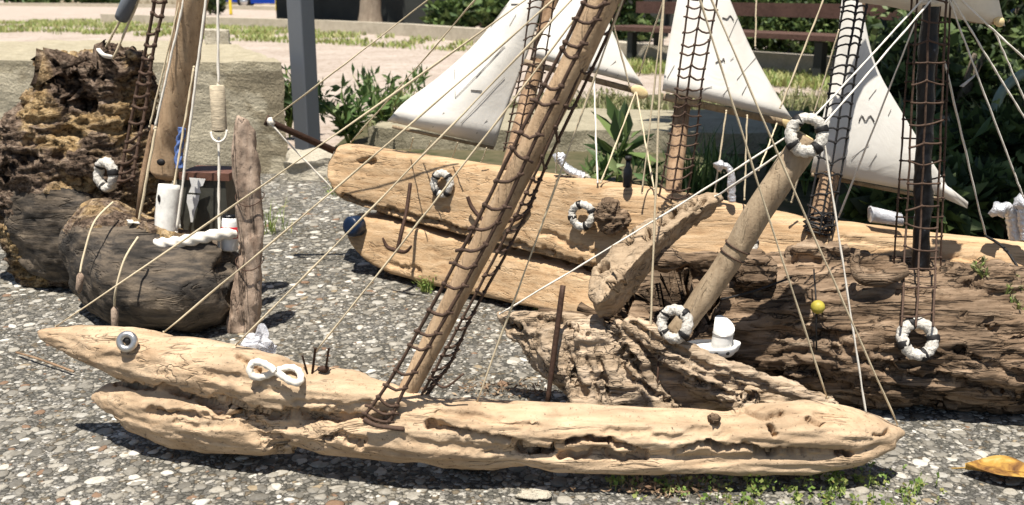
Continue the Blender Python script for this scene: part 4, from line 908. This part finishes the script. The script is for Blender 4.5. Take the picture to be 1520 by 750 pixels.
life_ring(W(864, 320, 2.325), 21 * pxm(2.33), (-.35, -.9, .15), 'rope life ring with dark bands beside a dark root knob on the plank hull', .4)
life_ring(W(1112, 362, 2.19), 17 * pxm(2.2), (.5, -.85, .15), 'small rope life ring mostly hidden behind the slanting mast', 0)
m = MB(); 
for k in range(6): m.ell(W(908 + random.uniform(-14, 14), 322 + random.uniform(-14, 14), 2.29), (.028, .03, .026), 14)
t = thing('root_knob', W(908, 340, 2.3), 'dark brown wrinkled root knob beside the ring on the plank hull', 'driftwood')
fuse('knob', m, .004, M_dark, t, [((14, 14, 14), .010, 'fbm'), ((60, 20, 60), .006, 'ridge')])
# foil fittings, cup and bottle standing on the plank hull
def foil(pts, r, label, cat='foil ornament'):
    t = thing('foil_ornament', W(*pts[0]), label, cat); m = MB(); P = curve_pts([W(*p) for p in pts], 30); m.tube(P, [r * (1 + .25 * noise.noise(Vector((i * .9, r * 900, 0)))) for i in range(30)], 12, wob=.5); m.build('crumpled_tube', M_foil, t); m = MB(); m.ell(P[-1], r * 1.3, 10, jit=.8); m.build('tip', M_foil, t)
foil([(1508, 356, 2.13), (1506, 335, 2.13), (1503, 318, 2.13), (1494, 308, 2.13), (1482, 312, 2.12)], .013, 'crumpled silver foil hook at the right end of the plank hull')
foil([(1524, 356, 2.11), (1524, 340, 2.11), (1520, 320, 2.11), (1519, 300, 2.11)], .013, 'crumpled silver foil stub at the right edge of the plank hull')
foil([(1087, 300, 2.27), (1086, 275, 2.27), (1084, 255, 2.27), (1078, 246, 2.27), (1068, 246, 2.27)], .009, 'small silver foil hook standing on the plank hull behind the holed wing')
foil([(866, 263, 2.42), (850, 255, 2.42), (838, 246, 2.43), (830, 234, 2.43)], .012, 'crumpled clear foil bundle lying on the plank hull by the nearest mast')
t = thing('small_bottle', W(932, 280, 2.33), 'small dark green bottle upright on the plank hull', 'bottle'); m = MB(); A, B = W(931, 278, 2.33), W(933, 232, 2.33)
m.tube([A, A.lerp(B, .05), A.lerp(B, .55), A.lerp(B, .7), A.lerp(B, .9)], [.010, .011, .011, .006, .006], 14); m.build('glass_body', M_tape, t); m = MB(); m.tube([A.lerp(B, .88), B], .008, 12); m.build('cap', M_black, t)
t = thing('plastic_cup', W(1310, 330, 2.2), 'clear plastic cup lying on the plank hull behind the black mast', 'cup'); m = MB(); A, B = W(1292, 318, 2.22), W(1338, 326, 2.2)
rows = [[A.lerp(B, u) + (Vector((0, 1, 0)) * math.cos(a) + Vector((-.15, 0, 1)) * math.sin(a)) * (.019 - .004 * u) for a in np.linspace(0, 6.283, 25)[:-1]] for u in (0, .5, 1)]; m.quad_grid(rows, True); o = m.build('cup_wall', M_plastic, t)
md = o.modifiers.new('thick', 'SOLIDIFY'); md.thickness = .001
m = MB(); m.tube([A + Vector((.0005, 0, 0)), A], .0195, 20); m.build('rim', M_plastic, t)

# ================================================================== GREY DRIFTWOOD SHIP (slanting mast, holed wing)
s3 = thing('winged_ship', W(1000, 620, 1.75), 'grey driftwood ship with holed wing and thick slanting mast, behind the pale log', 'model ship')
Y3 = lambda x: lerp(x, [735, 830, 1000, 1245], [1.86, 1.80, 1.75, 1.74])
m = MB()
lobe(m, [738, 750, 790, 840, 890, 940], [464, 460, 464, 470, 474, 500], [478, 492, 535, 580, 608, 612], Y3, .7)
lobe(m, [880, 910, 935, 985, 1040, 1090, 1150, 1200, 1245], [510, 492, 487, 503, 522, 542, 564, 582, 600], [612, 618, 620, 620, 620, 620, 620, 618, 612], Y3, .6)
lobe(m, [850, 900, 960, 1020], [570, 560, 560, 585], [618, 620, 622, 622], lambda x: 1.72, .8)
for ctrl, r0, r1 in [([(872, 492), (876, 540), (866, 608)], 16, 20), ([(893, 488), (905, 530), (915, 575), (922, 612)], 13, 17), ([(908, 482), (932, 515), (958, 560), (992, 612)], 12, 20), ([(928, 478), (972, 506), (1030, 552), (1100, 598)], 12, 22), ([(945, 482), (1000, 508), (1085, 548), (1235, 602)], 11, 16), ([(1010, 560), (1060, 580), (1120, 605)], 16, 20)]:
    n_ = 26; P = curve_pts([W(x, y, Y3(x) - .045 - .03 * k / len(ctrl)) for k, (x, y) in enumerate(ctrl)], n_); m.tube(P, [lerp(k, [0, n_ - 1], [r0, r1]) * pxm(1.75) for k in range(n_)], 14, wob=.35)
GR3 = [([(905, 480), (918, 505), (930, 530), (945, 545)], 9, .022), ([(940, 478), (965, 498), (995, 515), (1020, 528)], 6, .014), ([(945, 565), (975, 585), (1000, 600)], 7, .016), ([(800, 470), (830, 480), (870, 490)], 7, .012), ([(840, 520), (850, 560), (870, 590)], 8, .01), ([(1030, 560), (1070, 585), (1120, 590)], 6, .012), ([(960, 520), (1040, 550), (1100, 580)], 4, .006), ([(755, 480), (770, 490)], 8, .018), ([(985, 520), (1060, 545), (1140, 575)], 4, .006), ([(870, 530), (880, 560), (890, 600)], 4, .008), ([(885, 520), (897, 560), (905, 600)], 4, .008)]
fuse('hull', m, .0036, M_grey, s3, [((6, 8, 8), .016, 'fbm'), ((9, 30, 30), .005, 'ridge'), ((16, 80, 80), .003, 'ridge'), ((24, 30, 30), .006, 'pit')], GR3)
m = MB(); rows = []; WS = [(872, 432, 894, 480, .016, 1.73), (876, 402, 922, 474, .036, 1.735), (900, 374, 955, 436, .042, 1.75), (930, 346, 984, 398, .042, 1.785), (963, 321, 1012, 365, .038, 1.825), (998, 301, 1034, 343, .032, 1.855), (1033, 290, 1056, 322, .024, 1.88), (1060, 288, 1068, 304, .012, 1.89), (1070, 294, 1071, 299, .004, 1.895)]
for t in np.linspace(0, 8, 64):
    k = min(int(t), 7); f = t - k; x1, y1, x2, y2, d, Y = [p + (q - p) * f for p, q in zip(WS[k], WS[k + 1])]
    A, B = W(x1, y1, Y + d * .8), W(x1 + (x2 - x1) * .88, y1 + (y2 - y1) * .88, Y + d * .75); M_ = W(x1 * .48 + x2 * .52, y1 * .48 + y2 * .52, Y - d); bk = W(x1 * .5 + x2 * .5, y1 * .5 + y2 * .5, Y + d * 1.1)
    rows.append([p.lerp(q, u / 7) for p, q in ((A, M_), (M_, B), (B, bk), (bk, A)) for u in range(7)])
m.quad_grid(rows, True, True)
GRW = [([(x - 2, y + 1), (x + 3, y - 2)], r * 1.25, .026) for x, y, r in [(935, 345, 6), (893, 394, 6), (933, 356, 4), (984, 333, 5), (1000, 318, 5), (1012, 308, 4), (996, 312, 4), (1028, 300, 4), (1035, 310, 3), (920, 405, 4), (960, 350, 4), (1045, 300, 3), (975, 330, 3), (905, 420, 4)]]
fuse('wing', m, .0038, M_wing, s3, [((9, 9, 9), .007, 'fbm'), ((24, 24, 24), .0035, 'ridge'), ((60, 60, 60), .002, 'fbm')], GRW, ground=False)
m = MB()
for a, b, r in [((860, 455), (905, 475), 8), ((880, 430), (940, 478), 6), ((800, 462), (880, 468), 6), ((885, 425), (900, 462), 9), ((850, 470), (930, 492), 7)]:
    A, B = W(*a, 1.83), W(*b, 1.80); m.tube([A.lerp(B, k / 8) for k in range(9)], [r * pxm(1.8) * (1 - .07 * k) for k in range(9)], 9, wob=.5)
m.build('root_splinters', M_dark, s3)
# slanting mast
m = MB(); P = curve_pts([W(1004, 496, 1.765), W(1080, 390, 1.755), W(1132, 305, 1.75), W(1200, 206, 1.75)], 44); m.tube(P, [lerp(i, [0, 12, 43], [.0205, .0225, .0265]) for i in range(44)], 26, wob=.11); ms = m.build('mast', M_pole, s3)
for k in (.38, .43):
    i = int(k * 43); c = P[i]; ax = (P[i + 1] - P[i - 1]).normalized(); u = ax.orthogonal().normalized(); w = ax.cross(u); m = MB(); m.tube([c + (u * math.cos(a) + w * math.sin(a)) * .0245 for a in np.linspace(0, 6.283, 25)[:-1]], .0016, 6, close=True); m.build('cord_band', M_net, ms)
m = MB(); m.tube([P[-1], P[-1] + (P[-1] - P[-2]).normalized() * .003], .025, 22); m.build('cut_end', M_cutend, ms)
life_ring(W(1197, 200, 1.722), 30 * pxm(1.72), (-.15, -.9, .25), 'rope life ring with four black bands on the top of the slanting mast', .5)
life_ring(W(1001, 481, 1.69), 27 * pxm(1.74), (-.45, -.8, .3), 'rope life ring with black bands leaning on the foot of the slanting mast', .9)
# iron rod
m = MB(); A, B = W(812, 602, 1.72), W(836, 424, 1.76); m.tube([A.lerp(B, k / 10) for k in range(11)], .0052, 9, wob=.3); m.build('iron_rod', M_iron, s3)
rope(s3, W(742, 466, 1.84), W(1185, 192, 1.73), .0017, M_white, .004); rope(s3, W(1062, 292, 1.885), W(1190, 205, 1.74), .0021, M_white, .002)
rope(s3, W(964, 519, 1.70), W(986, -30, 1.74), .0020, M_rope, 0); rope(s3, W(1287, 622, 1.70), W(1220, 190, 1.75), .0018, M_white, 0)
m = MB(); m.tube([W(973, 610, 1.69), W(978, 528, 1.695)], .0018, 7); m.build('dark_pin', M_iron, s3)  # thin dark rod below the lower end of the rope
rope(s3, W(1218, 190, 1.75), W(1420, -45, 1.90), .0017, M_white, .002); rope(s3, W(1204, 178, 1.76), W(1400, -35, 1.91), .0017, M_white, .002)
# white cabin block of the winged ship
c = W(1063, 526, 1.745); k = pxm(1.75); st = []
for z, s in ((0, .80), (.005, .92), (.016, 1.0), (.020, 1.0), (.0203, .94), (.0150, .90)):
    st.append([c + Vector((math.copysign(abs(math.cos(a)) ** .8, math.cos(a)) * 40 * k * s - .006, math.copysign(abs(math.sin(a)) ** .75, math.sin(a)) * 22 * k * s * (1 - .45 * max(0, math.cos(a)) ** 2), z + (.004 if math.cos(a) > .8 else 0))) for a in np.linspace(0, 6.283, 41)[:-1]])
m = MB(); m.quad_grid(st, True, True); dk = m.build('deckhouse', M_paint, s3); dk.data.polygons.foreach_set('use_smooth', [len(p.vertices) == 4 and abs(p.normal.z) < .6 for p in dk.data.polygons])
A, B = c + Vector((.008, .0, .013)), c + Vector((.013, 0, .060)); m = MB(); rows = []
for t_, r_ in ((0, .0190), (.3, .0190), (.6, .0190), (1, .0188)): rows.append([A.lerp(B, t_) + Vector((r_ * math.cos(a), r_ * math.sin(a), (-.007 * math.cos(a) + .010 * math.sin(a) if t_ == 1 else 0))) for a in np.linspace(0, 6.283, 33)[:-1]])
m.quad_grid(rows, True, True); fn = m.build('funnel', M_paint, dk, True); fn.data.polygons.foreach_set('use_smooth', [len(p.vertices) == 4 for p in fn.data.polygons])
m = MB(); m.tube([A.lerp(B, .62) + Vector((.0194 * math.cos(a), .0194 * math.sin(a), 0)) for a in np.linspace(0, 6.283, 33)[:-1]], .0012, 6, close=True); m.build('funnel_band', M_steel, fn)
for dx in (-.006, .016):
    m = MB(); m.ell(c + Vector((dx, -.0268 + max(0, dx) * .22, .0105)), (.0042, .0025, .0040), 10); m.build('porthole', M_black, dk)

# ================================================================== DARK LOG SHIP on the right
s4 = thing('dark_log_ship', W(1300, 630, 1.73), 'large dark brown twisted log ship with black laddered mast', 'model ship')
m = MB(); st = []
def X4(px, Y, z): return (px - CX) * pxm(Y, z)
for (px, zt, zb, Y, hy) in [(895, .10, .04, 2.0, .04), (915, .17, .01, 2.0, .10), (950, .225, -.03, 2.03, .15), (1000, .25, -.05, 2.03, .18), (1100, .26, -.06, 2.02, .20), (1180, .275, -.06, 2.0, .215), (1260, .262, -.06, 1.975, .24), (1345, .252, -.06, 1.97, .245), (1440, .252, -.06, 1.96, .25), (1560, .24, -.06, 1.94, .25)]:
    st.append((Vector((X4(px, Y, .12), Y, (zt + zb) / 2)), Vector((0, -.02, (zt - zb) / 2)), Vector((0, hy, 0))))
st2 = []
for i in range(len(st) - 1):
    for k in range(6): st2.append(tuple(a.lerp(b, k / 6) for a, b in zip(st[i], st[i + 1])))
st2.append(st[-1]); m.loft(st2, 48, 1.75)
for (x, y, r, Y) in [(1195, 372, 26, 1.95), (1240, 385, 24, 1.93), (1425, 412, 30, 1.90), (1120, 400, 30, 1.90), (1470, 420, 40, 1.88), (1180, 540, 34, 1.84)]: m.ell(W(x, y, Y), [r * pxm(Y)] * 3, 14)
GR4 = [([(930, 460), (975, 435), (1010, 440)], 64, .17), ([(1090, 440), (1130, 430), (1180, 415)], 6, .012), ([(1300, 540), (1380, 550), (1460, 575), (1520, 590)], 7, .020), ([(1250, 560), (1340, 580), (1420, 600)], 6, .016), ([(1240, 520), (1290, 540), (1340, 560)], 6, .014), ([(1420, 520), (1470, 540), (1520, 560)], 6, .018), ([(1160, 500), (1200, 495), (1240, 500), (1260, 520)], 6, .014), ([(1150, 530), (1200, 520), (1250, 540)], 5, .012), ([(1330, 430), (1400, 436), (1440, 425)], 5, .010), ([(1430, 470), (1480, 490), (1520, 500)], 6, .012), ([(1130, 560), (1200, 550), (1260, 575)], 5, .012), ([(1380, 600), (1450, 612), (1520, 620)], 6, .016), ([(1270, 590), (1340, 605), (1400, 615)], 5, .012)]
fuse('hull', m, .0062, M_dark, s4, [((4, 5, 6), .022, 'fbm'), ((4, 24, 34), .012, 'ridge'), ((10, 60, 80), .005, 'ridge'), ((9, 14, 14), .014, 'pit')], GR4)
m = MB(); n_ = 24; P = curve_pts([W(896, 452, 1.86), W(918, 415, 1.83), W(960, 388, 1.815), W(1020, 384, 1.82), W(1085, 405, 1.85)], n_); m.tube(P, [(17 + 5 * math.sin(k)) * pxm(1.82) for k in range(n_)], 14, wob=.4)
fuse('log_rim', m, .005, M_dark, s4, [((8, 8, 8), .012, 'fbm'), ((16, 40, 40), .005, 'ridge')], [], None, False)
m = MB(); P = curve_pts([W(1366, 412, 1.93), W(1370, 300, 1.93), W(1374, 150, 1.935), W(1384, -60, 1.94)], 60); m.tube(P, [.0165 * (1 + .12 * noise.noise(Vector((i * .8, 2, 0)))) for i in range(60)], 16, wob=.3); mk = m.build('mast', M_tape, s4)
m = MB(); m.ell(W(1384, 2, 1.925), (.026, .020, .010), 14, jit=.6); m.build('masthead_wrap', M_white, mk)
def rp(x0, x1, dy): return [W(x0 + (x1 - x0) * t + 6 * (1 - t), -40 + (485 + 40) * t if dy < 0 else -40 + 440 * t, 1.935 + dy + (-.75 * max(0, t - .78) if dy < 0 else 0)) for t in np.linspace(0, 1, 8)]
ladder(s4, [rp(1357, 1338, -.045), rp(1376, 1360, -.05), rp(1400, 1385, -.045)], 17, .0021, sag=.001, ext=.003, t1=.985)
ladder(s4, [rp(1350, 1326, .02), rp(1392, 1372, .05), rp(1406, 1396, .02)], 15, .0020, sag=.001, ext=.003)
life_ring(W(1362, 503, 1.735), 31 * pxm(1.77), (0, -.88, .45), 'white rope life ring with black bands hanging under the black ladder', .2)
m = MB(); P = curve_pts([W(1274, 372, 1.84), W(1269, 395, 1.82), W(1280, 413, 1.81), W(1310, 414, 1.81), W(1342, 400, 1.83)], 30); m.tube(P, [lerp(i, [0, 15, 29], [.006, .012, .014]) for i in range(30)], 12, wob=.5); m.build('curled_root', M_dark, s4)
m = MB(); m.tube([W(1212, 520, 1.76), W(1211, 440, 1.80), W(1208, 400, 1.84)], .0016, 6); cd = m.build('dark_cord', M_black, s4)
t = thing('yellow_ball', W(1214, 455, 1.79), 'small yellow ball hanging in front of the dark log', 'ball'); m = MB(); m.ell(W(1214, 456, 1.79), .0135, 18); m.build('ball_body', plain('yellow_ball', (.38, .32, .05), .5, 0, .35, 60), t); m = MB(); m.tube([W(1213, 474, 1.79), W(1211, 442, 1.795)], .0012, 6); m.build('hanging_string', M_black, t)
m = MB(); m.tube(curve_pts([W(1070, 445, 1.83), W(1120, 432, 1.82), W(1175, 412, 1.85)], 20), .0022, 7); m.build('dark_cord', M_black, s4)
m = MB(); m.tube(curve_pts([W(1462, 350, 2.12), W(1492, 370, 2.06), W(1522, 415, 1.98)], 20), .003, 7); m.build('dark_cord', M_black, s4)
for (x, y, Y) in [(1462, 420, 1.86), (1490, 440, 1.83), (1445, 410, 1.88), (1510, 465, 1.80), (1500, 425, 1.86)]:
    p = W(x, y + 12, Y); w = plant('log_weed', p, .05, 50, .03, 'thin dry weed sprouting from the right end of the dark log', .014, .4, M_bedw, 'weed', 'weeds sprouting from the dark log')
RP4 = [((1410, 2, 1.93), (1506, 258, 2.0), .0018), ((1506, 258, 2.0), (1530, 320, 2.02), .0018), ((1412, -4, 1.93), (1530, 190, 1.98), .0018), ((1420, -6, 1.93), (1530, 95, 1.96), .0019), ((1402, 92, 1.95), (1463, 350, 2.12), .0019), ((1478, 50, 1.98), (1530, 168, 2.0), .0017), ((1362, 25, 1.90), (1245, 322, 2.12), .0018)]
for a, b, r in RP4: rope(s4, W(*a), W(*b), r, M_white, .001)
# upper sail of the dark log ship, seen from below
L_ = [(1275, 3), (1320, 9), (1360, 18), (1400, 24), (1450, 33), (1492, 38)]; m = MB(); rows = []
for i, (x, y) in enumerate(L_): rows.append([W(x, y, 2.02).lerp(W(x + 10 - i * 2, y - 130, 1.82), k / 6) + Vector((0, .03 * math.sin(math.pi * k / 6), 0)) for k in range(7)])
m.quad_grid(rows); o = m.build('sail', M_cloth, s4); md = o.modifiers.new('thick', 'SOLIDIFY'); md.thickness = .0018
m = MB(); A, B = W(1440, 28, 2.03), W(1482, 32, 2.02); m.tube([A, B], .008, 10); bo = m.build('boom', M_pole, s4); m = MB(); m.ell(W(1483, 32, 2.01), (.010, .008, .012), 12, rot=Matrix.Rotation(R(-40), 3, 'Y')); m.build('cut_end', M_cutend, bo)
m = MB(); m.quad_grid([[W(1448, 110, 1.98), W(1424, 128, 1.98)], [W(1446, 114, 1.975), W(1430, 129, 1.975)]]); o = m.build('paper_flag', M_cloth, s4); md = o.modifiers.new('thick', 'SOLIDIFY'); md.thickness = .0012

# ring on the stump ship
life_ring(W(157, 260, 2.53), 25 * pxm(2.53), (-.55, -.8, .1), 'dirty white rope ring hanging on the rotten stump', .4, bands=3)
# loose things on the pavement
g = G(1488, 712); t = thing('fallen_leaf', g, 'yellow brown dry fallen leaf lying on the pavement', 'leaf'); m = MB(); rows = []
for i in range(25):
    u = i / 24; hw = .034 * math.sin(math.pi * min(1, u * .96 + .02)) ** .7; c = g + Vector((-.055 + u * .15, .022 - u * .05, .010 + .005 * math.sin(u * 5)))
    rows.append([c + Vector((v * hw * .25, v * hw, .5 * abs(v) ** 1.5 * .018 + .004 * math.sin(u * 9 + v * 4))) for v in np.linspace(-1, 1, 11)])
m.quad_grid(rows); o = m.build('blade', M_dryleaf, t); md = o.modifiers.new('thick', 'SOLIDIFY'); md.thickness = .0006
m = MB(); m.tube([g + Vector((-.075, .028, .006)), g + Vector((-.05, .02, .012)), g + Vector((.03, -.008, .018)), g + Vector((.09, -.026, .012))], [.0012, .0012, .0009, .0004], 6); m.build('midrib', M_dryleaf, t)
c = W(382, 512, 1.68); t = thing('plastic_scrap', c, 'crumpled clear plastic scrap tucked behind the pale log', 'plastic scrap'); m = MB(); m.ell(c, (.030, .022, .026), 16, jit=.9, rot=Matrix.Rotation(R(30), 3, 'Y')); m.build('wrapping', M_plastic, t, False)
c = G(90, 545); m = MB(); m.tube(curve_pts([G(25, 528) + Vector((0, 0, .008)), G(60, 540) + Vector((0, 0, .010)), G(110, 556) + Vector((0, 0, .006))], 14), .0028, 7, wob=.4); tag(m.build('twig', M_bark, None, True), 'thin dry twig on the pavement under the open mouth', 'twig')
for (px, py, r, lab) in [(80, 640, .02, ''), (790, 737, .026, 'flat white stone at the bottom edge of the pavement below the pale log')]:
    if lab: c = G(px, py); m = MB(); m.ell(c + Vector((0, 0, .003)), (r * 1.1, r * .55, .006), 16, jit=.9, rot=Matrix.Rotation(R(-20), 3, 'Z')); tag(m.build('flat_stone', M_stone, None, True), lab, 'stone')

# ================================================================== LIGHT
D = D_SUN.normalized()
sun = bpy.data.lights.new('sun', 'SUN'); sun.energy = 5.0; sun.angle = R(.53); sun.color = (1, .945, .86)
so = bpy.data.objects.new('sun', sun); COL.objects.link(so); so.rotation_euler = D.to_track_quat('-Z', 'Y').to_euler()
w = bpy.data.worlds.new('World'); sc.world = w; w.use_nodes = True; nt = w.node_tree; bg = nt.nodes['Background']
sky = nt.nodes.new('ShaderNodeTexSky'); sky.sky_type = 'NISHITA'; sky.sun_disc = False; sky.sun_elevation = math.asin(-D.z); sky.sun_rotation = math.atan2(-D.x, -D.y)
nt.links.new(sky.outputs[0], bg.inputs['Color']); bg.inputs['Strength'].default_value = .06
sc.view_settings.view_transform = 'Standard'; sc.view_settings.look = 'None'; sc.view_settings.exposure = .72; sc.view_settings.gamma = 1
